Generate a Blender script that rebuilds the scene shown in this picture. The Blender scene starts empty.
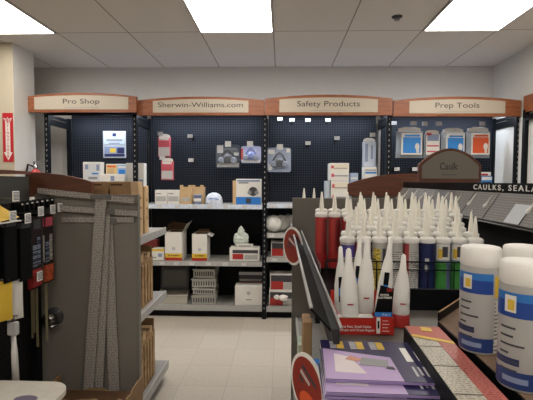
import bpy, math, random
from mathutils import Vector, Matrix, Euler
R = math.radians
random.seed(7)
scene = bpy.context.scene
col = scene.collection

# ------------------------------------------------------------------ camera, world, exposure
FPX = 415.0
CAM_H = 1.345
cam_d = bpy.data.cameras.new('camera'); cam = bpy.data.objects.new('camera', cam_d); col.objects.link(cam)
cam_d.sensor_fit = 'HORIZONTAL'; cam_d.sensor_width = 36.0; cam_d.lens = 36.0 * FPX / 533.0
cam_d.clip_start = 0.02; cam_d.clip_end = 100
PITCH, YAW, ROLL = 2.62, 2.0, 0.3
CM = Matrix.Rotation(R(YAW), 3, 'Z') @ Matrix.Rotation(R(90 - PITCH), 3, 'X') @ Matrix.Rotation(R(ROLL), 3, 'Z')
cam.location = (0, 0, CAM_H); cam.rotation_euler = CM.to_euler()
scene.camera = cam
def P(px, py, Y):
    """world point seen at pixel (px, py) at depth Y from the camera"""
    d = CM @ Vector(((px - 266.5) / FPX, -(py - 200.0) / FPX, -1.0))
    k = Y / d.y
    return Vector((d.x * k, Y, CAM_H + d.z * k))
def Z(py, Y, px=266): return P(px, py, Y).z
def X(px, Y, py=200): return P(px, py, Y).x

w = bpy.data.worlds.new('world'); scene.world = w; w.use_nodes = True
w.node_tree.nodes['Background'].inputs[0].default_value = (0.75, 0.8, 0.9, 1)
w.node_tree.nodes['Background'].inputs[1].default_value = 0.05
scene.view_settings.view_transform = 'Standard'; scene.view_settings.look = 'None'
scene.view_settings.gamma = 1.0; scene.view_settings.use_curve_mapping = False
scene.view_settings.exposure = 0.12
TROFFER = 11.0        # emission of the ceiling diffusers
STRIP = 7.0           # watts of each lamp behind a shelf header

# ------------------------------------------------------------------ materials
def lin(c): return c / 12.92 if c <= 0.04045 else ((c + 0.055) / 1.055) ** 2.4
def rgb(h):
    h = h.lstrip('#'); return tuple(lin(int(h[i:i+2], 16) / 255) for i in (0, 2, 4)) + (1.0,)
MATS = {}
def mat(h, rough=0.6, metal=0.0, noise=0.0, scale=30.0, bump=0.0, alpha=1.0, trans=0.0, key=None):
    k = (h, rough, metal, noise, scale, bump, alpha, trans, key)
    if k in MATS: return MATS[k]
    m = bpy.data.materials.new('material_' + (key or h.lstrip('#'))); m.use_nodes = True
    nt = m.node_tree; b = nt.nodes['Principled BSDF']
    c = rgb(h)
    b.inputs['Base Color'].default_value = c
    if max(c[:3]) < 0.03: b.inputs['Specular IOR Level'].default_value = 0.12
    b.inputs['Roughness'].default_value = rough; b.inputs['Metallic'].default_value = metal
    if trans: b.inputs['Transmission Weight'].default_value = trans; b.inputs['IOR'].default_value = 1.2
    if alpha < 1: b.inputs['Alpha'].default_value = alpha
    if noise or bump:
        tc = nt.nodes.new('ShaderNodeTexCoord'); n = nt.nodes.new('ShaderNodeTexNoise')
        n.inputs['Scale'].default_value = scale; n.inputs['Detail'].default_value = 4
        nt.links.new(tc.outputs['Object'], n.inputs['Vector'])
        if noise:
            r = nt.nodes.new('ShaderNodeValToRGB')
            r.color_ramp.elements[0].position = 0.3; r.color_ramp.elements[1].position = 0.7
            r.color_ramp.elements[0].color = tuple(x * (1 - noise) for x in c[:3]) + (1,)
            r.color_ramp.elements[1].color = tuple(min(1, x * (1 + noise)) for x in c[:3]) + (1,)
            nt.links.new(n.outputs[0], r.inputs[0]); nt.links.new(r.outputs[0], b.inputs['Base Color'])
        if bump:
            bp = nt.nodes.new('ShaderNodeBump'); bp.inputs['Strength'].default_value = bump
            bp.inputs['Distance'].default_value = 0.01
            nt.links.new(n.outputs[0], bp.inputs['Height']); nt.links.new(bp.outputs[0], b.inputs['Normal'])
    MATS[k] = m
    return m
def emis(h, s, key):
    m = bpy.data.materials.new('material_' + key); m.use_nodes = True
    b = m.node_tree.nodes['Principled BSDF']
    b.inputs['Base Color'].default_value = rgb(h)
    b.inputs['Emission Color'].default_value = rgb(h); b.inputs['Emission Strength'].default_value = s
    return m
def wood_mat(h1, h2, key, sc=(3, 3, 40), rough=0.45):
    m = bpy.data.materials.new('material_' + key); m.use_nodes = True
    nt = m.node_tree; b = nt.nodes['Principled BSDF']; b.inputs['Roughness'].default_value = rough
    tc = nt.nodes.new('ShaderNodeTexCoord'); mp = nt.nodes.new('ShaderNodeMapping')
    mp.inputs['Scale'].default_value = sc
    n = nt.nodes.new('ShaderNodeTexNoise'); n.inputs['Scale'].default_value = 2.0; n.inputs['Detail'].default_value = 6
    n.inputs['Distortion'].default_value = 1.2
    r = nt.nodes.new('ShaderNodeValToRGB')
    r.color_ramp.elements[0].position = 0.35; r.color_ramp.elements[1].position = 0.65
    r.color_ramp.elements[0].color = rgb(h1); r.color_ramp.elements[1].color = rgb(h2)
    L = nt.links.new
    L(tc.outputs['Object'], mp.inputs['Vector']); L(mp.outputs[0], n.inputs['Vector'])
    L(n.outputs[0], r.inputs[0]); L(r.outputs[0], b.inputs['Base Color'])
    return m
def math_node(nt, op, a, b=None, c=None):
    n = nt.nodes.new('ShaderNodeMath'); n.operation = op
    for i, v in enumerate((a, b, c)):
        if v is None: continue
        if isinstance(v, (int, float)): n.inputs[i].default_value = v
        else: nt.links.new(v, n.inputs[i])
    return n.outputs[0]
def peg_mat(h_panel, h_hole, axes, key, pitch=0.0254, rad=0.17, rough=0.55):
    """perforated steel: a regular grid of real dark holes"""
    m = bpy.data.materials.new('material_' + key); m.use_nodes = True
    nt = m.node_tree; b = nt.nodes['Principled BSDF']; b.inputs['Roughness'].default_value = rough
    b.inputs['Specular IOR Level'].default_value = 0.15
    tc = nt.nodes.new('ShaderNodeTexCoord'); s = nt.nodes.new('ShaderNodeSeparateXYZ')
    nt.links.new(tc.outputs['Object'], s.inputs[0])
    d = []
    for a in axes:
        v = math_node(nt, 'DIVIDE', s.outputs[a], pitch)
        v = math_node(nt, 'FRACT', v); v = math_node(nt, 'SUBTRACT', v, 0.5)
        d.append(math_node(nt, 'MULTIPLY', v, v))
    q = math_node(nt, 'SQRT', math_node(nt, 'ADD', d[0], d[1]))
    f = math_node(nt, 'LESS_THAN', q, rad)
    mx = nt.nodes.new('ShaderNodeMix'); mx.data_type = 'RGBA'
    mx.inputs[6].default_value = rgb(h_panel); mx.inputs[7].default_value = rgb(h_hole)
    nt.links.new(f, mx.inputs[0]); nt.links.new(mx.outputs[2], b.inputs['Base Color'])
    return m
def tile_mat(h1, h2, h_line, pitch, lw, key, off=(0, 0), rough=0.35, fleck=60):
    m = bpy.data.materials.new('material_' + key); m.use_nodes = True
    nt = m.node_tree; b = nt.nodes['Principled BSDF']; b.inputs['Roughness'].default_value = rough
    tc = nt.nodes.new('ShaderNodeTexCoord'); s = nt.nodes.new('ShaderNodeSeparateXYZ')
    nt.links.new(tc.outputs['Object'], s.inputs[0])
    fs, ids = [], []
    for a in (0, 1):
        v = math_node(nt, 'DIVIDE', math_node(nt, 'ADD', s.outputs[a], off[a]), pitch[a])
        ids.append(math_node(nt, 'FLOOR', v))
        fr = math_node(nt, 'FRACT', v)
        fs.append(math_node(nt, 'LESS_THAN', fr, lw / pitch[a]))
    f = math_node(nt, 'MAXIMUM', fs[0], fs[1])
    cx = nt.nodes.new('ShaderNodeCombineXYZ'); nt.links.new(ids[0], cx.inputs[0]); nt.links.new(ids[1], cx.inputs[1])
    wn = nt.nodes.new('ShaderNodeTexWhiteNoise'); nt.links.new(cx.outputs[0], wn.inputs['Vector'])
    n = nt.nodes.new('ShaderNodeTexNoise'); n.inputs['Scale'].default_value = fleck; n.inputs['Detail'].default_value = 5
    nt.links.new(tc.outputs['Object'], n.inputs['Vector'])
    t = math_node(nt, 'ADD', math_node(nt, 'MULTIPLY', wn.outputs[0], 0.35),
                  math_node(nt, 'MULTIPLY', math_node(nt, 'SUBTRACT', n.outputs[0], 0.2), 0.9))
    m1 = nt.nodes.new('ShaderNodeMix'); m1.data_type = 'RGBA'
    m1.inputs[6].default_value = rgb(h1); m1.inputs[7].default_value = rgb(h2); nt.links.new(t, m1.inputs[0])
    m2 = nt.nodes.new('ShaderNodeMix'); m2.data_type = 'RGBA'
    nt.links.new(m1.outputs[2], m2.inputs[6]); m2.inputs[7].default_value = rgb(h_line); nt.links.new(f, m2.inputs[0])
    nt.links.new(m2.outputs[2], b.inputs['Base Color'])
    return m
def print_mat(h_bg, h_ink, key, rows=60.0, axis=2, dens=0.5, other=0, rough=0.5):
    """fine rows of small print on a coloured ground"""
    m = bpy.data.materials.new('material_' + key); m.use_nodes = True
    nt = m.node_tree; b = nt.nodes['Principled BSDF']; b.inputs['Roughness'].default_value = rough
    tc = nt.nodes.new('ShaderNodeTexCoord'); s = nt.nodes.new('ShaderNodeSeparateXYZ')
    nt.links.new(tc.outputs['Object'], s.inputs[0])
    v = math_node(nt, 'MULTIPLY', s.outputs[axis], rows)
    fr = math_node(nt, 'LESS_THAN', math_node(nt, 'FRACT', v), 0.5)
    idn = math_node(nt, 'FLOOR', v)
    c = nt.nodes.new('ShaderNodeCombineXYZ'); nt.links.new(idn, c.inputs[0])
    nt.links.new(math_node(nt, 'MULTIPLY', s.outputs[other], rows * 1.2), c.inputs[1])
    n = nt.nodes.new('ShaderNodeTexNoise'); n.inputs['Scale'].default_value = 1.0; n.inputs['Detail'].default_value = 2
    nt.links.new(c.outputs[0], n.inputs['Vector'])
    f = math_node(nt, 'MULTIPLY', fr, math_node(nt, 'GREATER_THAN', n.outputs[0], dens))
    mx = nt.nodes.new('ShaderNodeMix'); mx.data_type = 'RGBA'
    mx.inputs[6].default_value = rgb(h_bg); mx.inputs[7].default_value = rgb(h_ink)
    nt.links.new(f, mx.inputs[0]); nt.links.new(mx.outputs[2], b.inputs['Base Color'])
    return m

M = dict(
    wall=mat('#cbc8c2', 0.9, noise=0.02, scale=8, key='wall_paint'),
    cream=mat('#b3a994', 0.9, noise=0.02, scale=8, key='column_paint'),
    floor=tile_mat('#b0a698', '#c6bdaf', '#9c9387', (0.305, 0.305), 0.003, 'vinyl_tile', off=(0.05, 0.1), rough=0.4, fleck=40),
    ceil=tile_mat('#c9c3bc', '#e4dfd8', '#8c8782', (0.60, 1.22), 0.010, 'ceiling_tile', off=(0.07 + 0.005, 10.0 * 1.22 - 3.44), rough=0.95, fleck=150),
    tbar=mat('#c0bdb8', 0.5, key='ceiling_rail'),
    cherry=wood_mat('#7a452a', '#985b37', 'cherry_wood', (4, 40, 40)),
    dcherry=wood_mat('#54301f', '#6b3c27', 'dark_cherry_wood', (4, 40, 40)),
    sign=mat('#b5ab9a', 0.5, key='sign_face'),
    ink=mat('#3a3636', 0.6, key='sign_ink'),
    peg=peg_mat('#24272f', '#020202', (0, 2), 'blue_black_pegboard', rad=0.3, rough=0.8),
    pegx=peg_mat('#201f20', '#050505', (1, 2), 'black_pegboard'),
    black=mat('#0f1012', 0.45, key='black_metal'),
    slot=mat('#14161a', 0.45, key='slotted_upright'),
    shelf=mat('#8b8984', 0.5, noise=0.06, scale=20, key='grey_shelf'),
    lip=mat('#a9a9a6', 0.4, noise=0.05, scale=60, key='price_channel'),
    lipw=mat('#c9d2de', 0.35, noise=0.15, scale=40, key='bright_price_channel'),
    panel=mat('#77726a', 0.5, noise=0.03, scale=5, key='grey_panel'),
    panel2=mat('#6f6c64', 0.5, key='grey_panel_light'),
    carton=mat('#9a7b58', 0.85, noise=0.1, scale=14, key='cardboard'),
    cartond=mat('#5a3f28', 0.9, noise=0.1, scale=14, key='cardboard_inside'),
    kraft=mat('#c4a67c', 0.85, noise=0.08, scale=20, key='pale_cardboard'),
    white=mat('#e4e2dc', 0.5, key='white_plastic'),
    paper=mat('#d9d6cf', 0.6, noise=0.03, scale=10, key='white_card'),
    nozzle=mat('#efece0', 0.45, key='cream_plastic'),
    red=mat('#a82a26', 0.45, key='red'),
    dred=mat('#a02a2c', 0.45, key='dark_red'),
    blue=mat('#1c54a4', 0.45, key='blue'),
    lblue=mat('#2a78c8', 0.45, key='light_blue'),
    navy=mat('#1a2450', 0.45, key='navy'),
    yellow=mat('#d8b43a', 0.5, key='yellow'),
    orange=mat('#d2552a', 0.5, key='orange'),
    green=mat('#3f8c3c', 0.5, key='green'),
    purple=mat('#a98cc4', 0.5, key='lilac'),
    grey=mat('#8a8a8c', 0.5, key='grey'),
    lgrey=mat('#b4b4b4', 0.5, key='light_grey'),
    dgrey=mat('#3c3c40', 0.5, key='dark_grey'),
    bluegrey=mat('#7f8ca8', 0.4, key='blue_grey'),
    lav=mat('#a7aed0', 0.35, key='lavender'),
    pink=mat('#c05060', 0.4, key='pink_red'),
    chrome=mat('#b0b0b0', 0.2, metal=1.0, key='chrome'),
    alu=mat('#8d8884', 0.4, metal=0.6, noise=0.15, scale=60, key='aluminium'),
    steel=mat('#777777', 0.35, metal=0.7, key='steel'),
    clear=mat('#dfe4ea', 0.3, alpha=0.06, key='clear_plastic'),
    wood=wood_mat('#8a6c48', '#a68a60', 'pale_wood', (30, 30, 3)),
    tag=print_mat('#dcdcdc', '#444444', 'price_tag', rows=180, dens=0.5),
    fine=print_mat('#c4c2bc', '#777777', 'small_print', rows=150, dens=0.45),
    finebl=print_mat('#26334a', '#9aa2b0', 'small_print_dark', rows=150, dens=0.5),
    foam=mat('#c6cfc6', 0.5, noise=0.1, scale=40, bump=0.5, key='crumpled_plastic'),
)

# ------------------------------------------------------------------ mesh builder
class MB:
    def __init__(s): s.v, s.f, s.m, s.mats, s.sm = [], [], [], [], []
    def mi(s, m):
        if m not in s.mats: s.mats.append(m)
        return s.mats.index(m)
    def add(s, vs, fs, m, smooth=False, T=None):
        o = len(s.v)
        s.v += [tuple(T @ Vector(v)) if T else tuple(v) for v in vs]
        for f in fs: s.f.append([i + o for i in f]); s.m.append(s.mi(m)); s.sm.append(smooth)
        return s
    def box(s, x0, x1, y0, y1, z0, z1, m, T=None):
        vs = [(x0,y0,z0),(x1,y0,z0),(x1,y1,z0),(x0,y1,z0),(x0,y0,z1),(x1,y0,z1),(x1,y1,z1),(x0,y1,z1)]
        return s.add(vs, [(0,3,2,1),(4,5,6,7),(0,1,5,4),(1,2,6,5),(2,3,7,6),(3,0,4,7)], m, False, T)
    def rbox(s, x0, x1, y0, y1, z0, z1, m, r=0.004, T=None):
        """box with chamfered vertical and top edges"""
        r = min(r, (x1-x0)/2.01, (y1-y0)/2.01, (z1-z0)/2.01)
        def ring(i, z):
            a, b, c, d = x0+i, x1-i, y0+i, y1-i
            q = r
            return [(a+q,c,z),(b-q,c,z),(b,c+q,z),(b,d-q,z),(b-q,d,z),(a+q,d,z),(a,d-q,z),(a,c+q,z)]
        r *= 0.999
        rings = [ring(r*0.8, z0), ring(0, z0+r), ring(0, z1-r), ring(r*0.8, z1)]
        vs = [p for rr in rings for p in rr]; fs = [tuple(range(7,-1,-1)), tuple(range(24,32))]
        for k in range(3):
            for i in range(8):
                j = (i+1) % 8; fs.append((k*8+i, k*8+j, k*8+8+j, k*8+8+i))
        return s.add(vs, fs, m, False, T)
    def prism(s, pts, y0, y1, m, T=None, smooth=False):
        """outline in x,z extruded along y"""
        n = len(pts); vs = [(p[0], y0, p[1]) for p in pts] + [(p[0], y1, p[1]) for p in pts]
        fs = [tuple(range(n)), tuple(range(2*n-1, n-1, -1))]
        for i in range(n):
            j = (i+1) % n; fs.append((j, i, n+i, n+j))
        return s.add(vs, fs, m, smooth, T)
    def lathe(s, prof, m, n=16, T=None, sx=1, sy=1, smooth=True, cap=True):
        vs, fs = [], []
        for r, z in prof:
            for i in range(n):
                a = 2*math.pi*i/n; vs.append((r*math.cos(a)*sx, r*math.sin(a)*sy, z))
        for k in range(len(prof)-1):
            for i in range(n):
                j = (i+1) % n; fs.append((k*n+i, k*n+j, (k+1)*n+j, (k+1)*n+i))
        s.add(vs, fs, m, smooth, T)
        if cap:
            k = len(prof)-1
            s.add([vs[i] for i in range(n)], [tuple(range(n-1,-1,-1))], m, False, T)
            s.add([vs[k*n+i] for i in range(n)], [tuple(range(n))], m, False, T)
        return s
    def band(s, r, z0, z1, a0, a1, m, n=10, T=None):
        """printed patch wrapped round a cylinder; angles in degrees"""
        vs, fs = [], []
        for i in range(n+1):
            a = R(a0 + (a1-a0)*i/n)
            vs += [(r*math.cos(a), r*math.sin(a), z0), (r*math.cos(a), r*math.sin(a), z1)]
        for i in range(n): fs.append((2*i, 2*i+2, 2*i+3, 2*i+1))
        return s.add(vs, fs, m, True, T)
    def tube(s, pts, r, m, n=8, closed=False):
        pts = [Vector(p) for p in pts]; vs, fs = [], []; N = len(pts)
        up = Vector((0, 0, 1))
        for i, p in enumerate(pts):
            a = pts[(i-1) % N] if (i or closed) else p
            b = pts[(i+1) % N] if (i < N-1 or closed) else p
            d = (b-a).normalized(); u = d.cross(up)
            if u.length < 0.05: u = d.cross(Vector((1, 0, 0)))
            u.normalize(); w_ = d.cross(u)
            rr = r[i] if isinstance(r, (list, tuple)) else r
            for k in range(n):
                t = 2*math.pi*k/n; vs.append(p + (u*math.cos(t) + w_*math.sin(t))*rr)
        for i in range(N if closed else N-1):
            j = (i+1) % N
            for k in range(n):
                l = (k+1) % n; fs.append((i*n+k, j*n+k, j*n+l, i*n+l))
        if not closed: fs += [tuple(range(n)), tuple(range(N*n-1, N*n-n-1, -1))]
        return s.add(vs, fs, m, True)
    def quad(s, a, b, c, d, m): return s.add([a, b, c, d], [(0, 1, 2, 3)], m)
    def mesh(s, name):
        me = bpy.data.meshes.new(name); me.from_pydata(s.v, [], s.f)
        for m in s.mats: me.materials.append(m)
        for p, i, sm in zip(me.polygons, s.m, s.sm): p.material_index = i; p.use_smooth = sm
        me.update(); return me
    def build(s, name, parent=None, loc=(0, 0, 0), rz=0):
        o = bpy.data.objects.new(name, s.mesh(name)); col.objects.link(o)
        o.location = loc; o.rotation_euler = (0, 0, rz) if not isinstance(rz, tuple) else rz
        if parent: o.parent = parent
        return o
def tag(o, label, cat, group=None, kind=None):
    if label: o['label'] = label
    if cat: o['category'] = cat
    if group: o['group'] = group
    if kind: o['kind'] = kind
    return o
def thing(name, label, cat, loc=(0, 0, 0), rz=0, group=None):
    o = bpy.data.objects.new(name, None); col.objects.link(o)
    o.location = loc; o.rotation_euler = (0, 0, rz); o.empty_display_size = 0.05
    return tag(o, label, cat, group)
def struct(name, mb):
    o = mb.build(name); o['kind'] = 'structure'; return o
def copy_tree(o, parent=None):
    c = o.copy(); col.objects.link(c)
    if parent: c.parent = parent
    for ch in list(o.children): copy_tree(ch, c)
    return c
def text(s_, size, m, parent, loc, rot=(R(90), 0, 0), xs=1.0, name='lettering', align='CENTER', ext=0.0006, bold=0.0, space=1.0):
    cu = bpy.data.curves.new(name, 'FONT'); cu.body = s_; cu.size = size; cu.align_x = align; cu.align_y = 'CENTER'
    cu.extrude = ext; cu.offset = bold; cu.space_character = space; cu.resolution_u = 4
    t = bpy.data.objects.new(name, cu); col.objects.link(t)
    bpy.context.view_layer.update()
    me = bpy.data.meshes.new_from_object(t.evaluated_get(bpy.context.evaluated_depsgraph_get()))
    bpy.data.objects.remove(t); bpy.data.curves.remove(cu)
    me.materials.clear(); me.materials.append(m)
    for v in me.vertices: v.co.x *= xs
    o = bpy.data.objects.new(name, me); col.objects.link(o); o.location = loc; o.rotation_euler = rot
    if parent: o.parent = parent
    return o

# ------------------------------------------------------------------ the room
CEIL = CAM_H + 1.22
XC = X(12.5, 3.67, 60)
YW = 4.50; XR = X(493, 4.50, 70); XL = -4.6; YB = -3.4
struct('floor', MB().box(XL, XR, YB, YW, -0.1, 0, M['floor']))
struct('ceiling', MB().box(XL, XR, YB, YW, CEIL, CEIL + 0.1, M['ceil']))
struct('wall_back', MB().box(XL, XR, YW, YW + 0.1, 0, CEIL, M['wall']))
struct('wall_right', MB().box(XR, XR + 0.1, YB, YW, 0, CEIL, M['wall']))
struct('wall_left', MB().box(XL - 0.1, XL, YB, YW, 0, CEIL, M['wall']))
struct('wall_front', MB().box(XL, XR, YB - 0.1, YB, 0, CEIL, M['wall']))
struct('wall_column', MB().box(-3.3, XC, 3.67, 3.99, 0, CEIL, M['cream']).box(XC, XC + 0.0015, 3.67, 3.99, 0, CEIL, M['wall']))
diff = emis('#fff8f0', TROFFER, 'light_diffuser')
def troffer(x, y, label, first=[None]):
    if first[0] is None:
        t = thing('ceiling_light', label, 'ceiling light', (x, y, CEIL - 0.012), 0, 'fluorescent ceiling panels')
        MB().box(0.0, 0.60, 0, 0.012, 0, 0.012, M['tbar']).box(0, 0.60, 1.208, 1.22, 0, 0.012, M['tbar']) \
            .box(0, 0.012, 0.012, 1.208, 0, 0.012, M['tbar']).box(0.588, 0.60, 0.012, 1.208, 0, 0.012, M['tbar']).build('frame', t)
        MB().box(0.012, 0.588, 0.012, 1.208, 0.003, 0.010, diff).build('diffuser', t)
        first[0] = t
    else:
        t = copy_tree(first[0]); t.location = (x, y, CEIL - 0.012); t['label'] = label
    return t
GX = -0.67
troffer(GX, 2.22, 'long white lit ceiling panel in the middle, above the web address sign')
troffer(GX - 1.80, 2.22, 'white lit ceiling panel at the upper left corner, above the column')
troffer(GX + 1.80, 2.22, 'white lit ceiling panel at the upper right, above the prep tools sign')
for xx in (GX - 1.80, GX, GX + 1.80):
    for yy in (-0.22 - 1.22, -0.22 + 0.0 - 1.22 * 2):
        if yy == -0.22 - 1.22:
            t = troffer(xx, yy, 'lit ceiling panel behind the viewer, %s' % ('left one' if xx < GX else 'middle one' if xx == GX else 'right one'))
s = MB().lathe([(0.02, 0), (0.035, 0.004), (0.04, 0.012)], M['dgrey'], 16).lathe([(0.008, -0.012), (0.014, 0)], M['steel'], 12).lathe([(0.02, -0.015), (0.02, -0.012)], M['steel'], 12)
p = P(397, 20, 3.16); tag(s.build('fire_sprinkler', loc=(p.x, p.y, CEIL - 0.012)), 'small dark round sprinkler head on the ceiling between two lit panels', 'sprinkler')

# ------------------------------------------------------------------ back wall shelving units
YF = 4.0; YP = 4.43          # shelf front and pegboard face
UX = [X(47, YF, 110), X(135, YF, 110), X(265, YF, 110), X(389, YF, 110), X(518, YF, 110)]
HX = [(28, 137), (138, 264.5), (265, 392), (393, 520)]
def arch_pts(w_, h0, h1, n=16):
    """flat bottom, arched top; centred"""
    pts = [(-w_/2, 0), (w_/2, 0)]
    for i in range(n + 1):
        u = 1 - 2*i/n
        pts.append((u*w_/2, h0 + (h1-h0)*(1-u*u)))
    return pts
def header(parent, xc, zb, w_, words, size, y, fw, xs=1.25, H=0.19, name='header_board'):
    """arched cherry board with an inset face and words; parent-local coords"""
    hb = MB().prism(arch_pts(w_, H*0.80, H), -0.02, 0.02, M['cherry']).build(name, parent, (xc, y, zb))
    iw = w_ - 2*fw
    MB().prism([(p_[0], p_[1] + H*0.14) for p_ in arch_pts(iw, H*0.62, H*0.72)], -0.0235, -0.0195, M['sign']).build('sign_face', hb)
    text(words, size, M['ink'], hb, (0, -0.0245, H*0.54), xs=xs, bold=0.0)
    MB().box(-iw*0.18, iw*0.18, -0.0245, -0.0236, H*0.22, H*0.235, M['grey']).build('web_line', hb)
    return hb
def upright(parent, x, y, z1, m=None):
    b_ = MB().box(x-0.02, x+0.02, y-0.02, y+0.02, 0, z1, m or M['slot'])
    k = 0.1
    while k < z1:
        b_.box(x-0.004, x+0.004, y-0.0206, y-0.0198, k, k+0.018, M['grey']); k += 0.0508
    return b_.build('upright', parent)
units = []
sec = [
    ('Pro Shop', 'tall black shelving unit under the Pro Shop sign'),
    ('Sherwin-Williams.com', 'tall black shelving unit under the web address sign'),
    ('Safety Products', 'tall black shelving unit under the Safety Products sign'),
    ('Prep Tools', 'tall black shelving unit under the Prep Tools sign')]
SH = [[1.28, 0.6], [1.112, 0.553], [1.125, 0.835, 0.60], [1.125, 0.6]]
for i, (words, lab) in enumerate(sec):
    x0, x1 = UX[i], UX[i+1]; W = x1 - x0; t = thing('shelving_unit', lab, 'shelving unit', (x0, 0, 0), 0, 'tall shelving units along the back wall')
    units.append(t)
    ztop = 2.0
    MB().box(0.022, W-0.022, YP, YP+0.012, SH[i][0]-0.02, 2.07, M['peg']).build('pegboard', t)
    MB().box(0.022, W-0.022, YP, YP+0.012, 0.12, SH[i][0]-0.0205, M['black']).build('back_panel', t)
    upright(t, 0.0 + 0.001, YF, ztop)
    if i == 3: upright(t, W - 0.001, YF, ztop)
    MB().box(-0.02 if i == 0 else 0.0, 0.02, YP-0.03, YP-0.001, 0, ztop, M['slot'] if i != 3 else M['alu']).build('rear_upright', t)
    if i == 3: MB().box(W-0.02, W+0.01, YP-0.03, YP-0.001, 0, ztop, M['slot']).build('rear_upright', t)
    # side arms that join front and rear uprights
    for xx in ([0.0, W] if i in (3,) else [0.0]):
        MB().box(xx-0.012, xx+0.012, YF+0.021, YP-0.031, 1.885, 1.945, M['black']).build('side_arm', t)
        MB().box(xx-0.01, xx+0.01, YF+0.021, YP-0.031, 1.955, 1.985, M['slot']).build('side_arm', t)
    b_ = MB().box(0.022, W-0.022, YF+0.0, YP-0.032, 0.075, 0.115, M['shelf']); dk = b_.build('base_deck', t)
    MB().box(0.022, W-0.022, YF-0.006, YF-0.0005, 0.07, 0.125, M['lip']).build('price_channel', dk)
    MB().box(0.022, W-0.022, YF+0.04, YF+0.055, 0.0, 0.074, M['black']).build('kick_plate', t)
    for k, z in enumerate(SH[i]):
        sb = MB().box(0.022, W-0.022, YF+0.0, YP-0.032, z-0.03, z-0.0008, M['shelf']).build('shelf', t)
        pc = MB().box(0.022, W-0.022, YF-0.008, YF-0.0005, z-0.04, z+0.004, M['lipw'] if k == 0 else M['lip'])
        for q in range(7):
            a = 0.06 + (W-0.2) * q / 6.6 + random.uniform(-.02, .02)
            pc.box(a, a+0.05, YF-0.0095, YF-0.0079, z-0.035, z-0.004, M['tag'])
        pc.build('price_channel', sb)
    # header and its hidden strip lamp
    yy = [3.90, 3.955, 3.935, 3.955][i]
    ha, hb_ = X(HX[i][0], yy, 105), X(HX[i][1], yy, 105); hw = hb_-ha; pm = (HX[i][0]+HX[i][1])/2
    zb_ = P(pm, [112.5, 115.5, 115.5, 116.5][i], yy).z; zt_ = P(pm, [93, 97, 95, 97][i], yy).z
    header(t, (ha+hb_)/2-x0, zb_, hw, words, [0.064, 0.066, 0.072, 0.068][i], yy, [0.075, 0.15, 0.135, 0.145][i], xs=[1.5, 1.36, 1.3, 1.35][i], H=zt_-zb_)
    MB().box(0.03, W-0.03, YF-0.02, YF+0.02, 1.975, 2.0, M['black']).build('top_rail', t)
    MB().box(0.06, W-0.06, YF+0.23, YF+0.29, 2.035, 2.05, emis('#dfe8ff', 2.0, 'strip_lamp')).build('strip_lamp', t)
    ld = bpy.data.lights.new('strip_light', 'AREA'); ld.shape = 'RECTANGLE'; ld.size = W-0.15; ld.size_y = 0.03
    ld.energy = STRIP * W / 1.2; ld.color = (0.80, 0.89, 1.0)
    lo = bpy.data.objects.new('strip_light', ld); col.objects.link(lo); lo.parent = t
    lo.location = (W/2, YF+0.26, 2.02); lo.rotation_euler = (R(5), 0, 0)

# next unit along the right wall
t = thing('shelving_unit', 'shelving unit at the far right edge with a cut off cherry header', 'shelving unit', (X(523.5, 3.86, 110), 3.83, 0), 0)
b_ = MB()
MB().box(0.0, 0.04, 0.0, 0.04, 0, 2.0, M['slot']).build('upright', t)
MB().prism([(0, 0), (0.0, 0.15), (-0.9, 0.14), (-0.9, 0)], 0, 0.03, M['cherry'], T=Matrix.Rotation(R(90), 4, 'Z')).build('header_board', t, (0.03, 0.035, Z(113, 3.86, 526)))
MB().box(0.0, 0.03, -0.9, -0.01, 1.9, 1.95, M['slot']).build('side_arm', t)
MB().box(0.0, 0.04, -0.93, -0.89, 0, 2.0, M['slot']).build('upright', t)
MB().box(0.045, 0.055, -0.88, -0.01, 0.1, 1.3, M['slot']).build('back_panel', t)

# ------------------------------------------------------------------ generic goods
def carton(name, label, cat, px0, px1, py0, py1, Y, depth, m, patches=(), words=(), group=None, base=None, rz=0, fold=True):
    """rectangular pack whose front face fills the given pixels at depth Y; patches are (u0,v0,u1,v1,mat) on the front"""
    pc = (px0+px1)/2
    a, b = P(px0, (py0+py1)/2, Y), P(px1, (py0+py1)/2, Y); z1 = P(pc, py0, Y).z
    z0 = base if base is not None else P(pc, py1, Y).z
    w_, h = b.x-a.x, z1-z0
    mb = MB().rbox(-w_/2, w_/2, 0, depth, 0.0006, h-0.0004, m, 0.0025)
    for q, (u0, v0, u1, v1, pm) in enumerate(patches):
        mb.box(-w_/2+u0*w_, -w_/2+u1*w_, -0.0008-0.0005*q, 0.0005, v0*h, v1*h, pm)
    if fold and depth > 0.04: mb.box(-w_/2+0.003, w_/2-0.003, depth/2-0.001, depth/2+0.001, h-0.0005, h+0.0006, M['grey'])
    o = mb.build(name, loc=((a.x+b.x)/2, Y, z0), rz=rz); tag(o, label, cat, group)
    for (s_, u, v, sz, tm) in words:
        text(s_, sz, tm, o, (-w_/2+u*w_, -0.0012-0.0005*len(patches), v*h), xs=1.0, ext=0.0003)
    return o
def peg_hook(px, py, lab, Y=YP, length=0.16, group='empty peg hooks with price tags'):
    """chrome hook off a pegboard facing the camera; tag seen at px,py"""
    p_ = P(px, py, Y - length)
    t_ = thing('peg_hook', lab, 'hook', (p_.x, Y, p_.z), 0, group)
    MB().tube([(0, -0.0015, 0), (0, -length*0.9, 0), (0, -length, 0.008)], 0.003, M['chrome'], 6) \
        .box(-0.012, 0.012, -0.006, -0.0005, -0.02, 0.02, M['black']).tube([(0, -0.0015, 0.014), (0, -length, 0.022)], 0.0018, M['chrome'], 6).build('wire', t_)
    MB().box(-0.026, 0.026, -length-0.003, -length, -0.008, 0.026, M['white']).box(-0.022, 0.022, -length-0.0036, -length-0.0029, -0.004, 0.022, M['tag']).build('price_tag', t_)
    return t_
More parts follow.
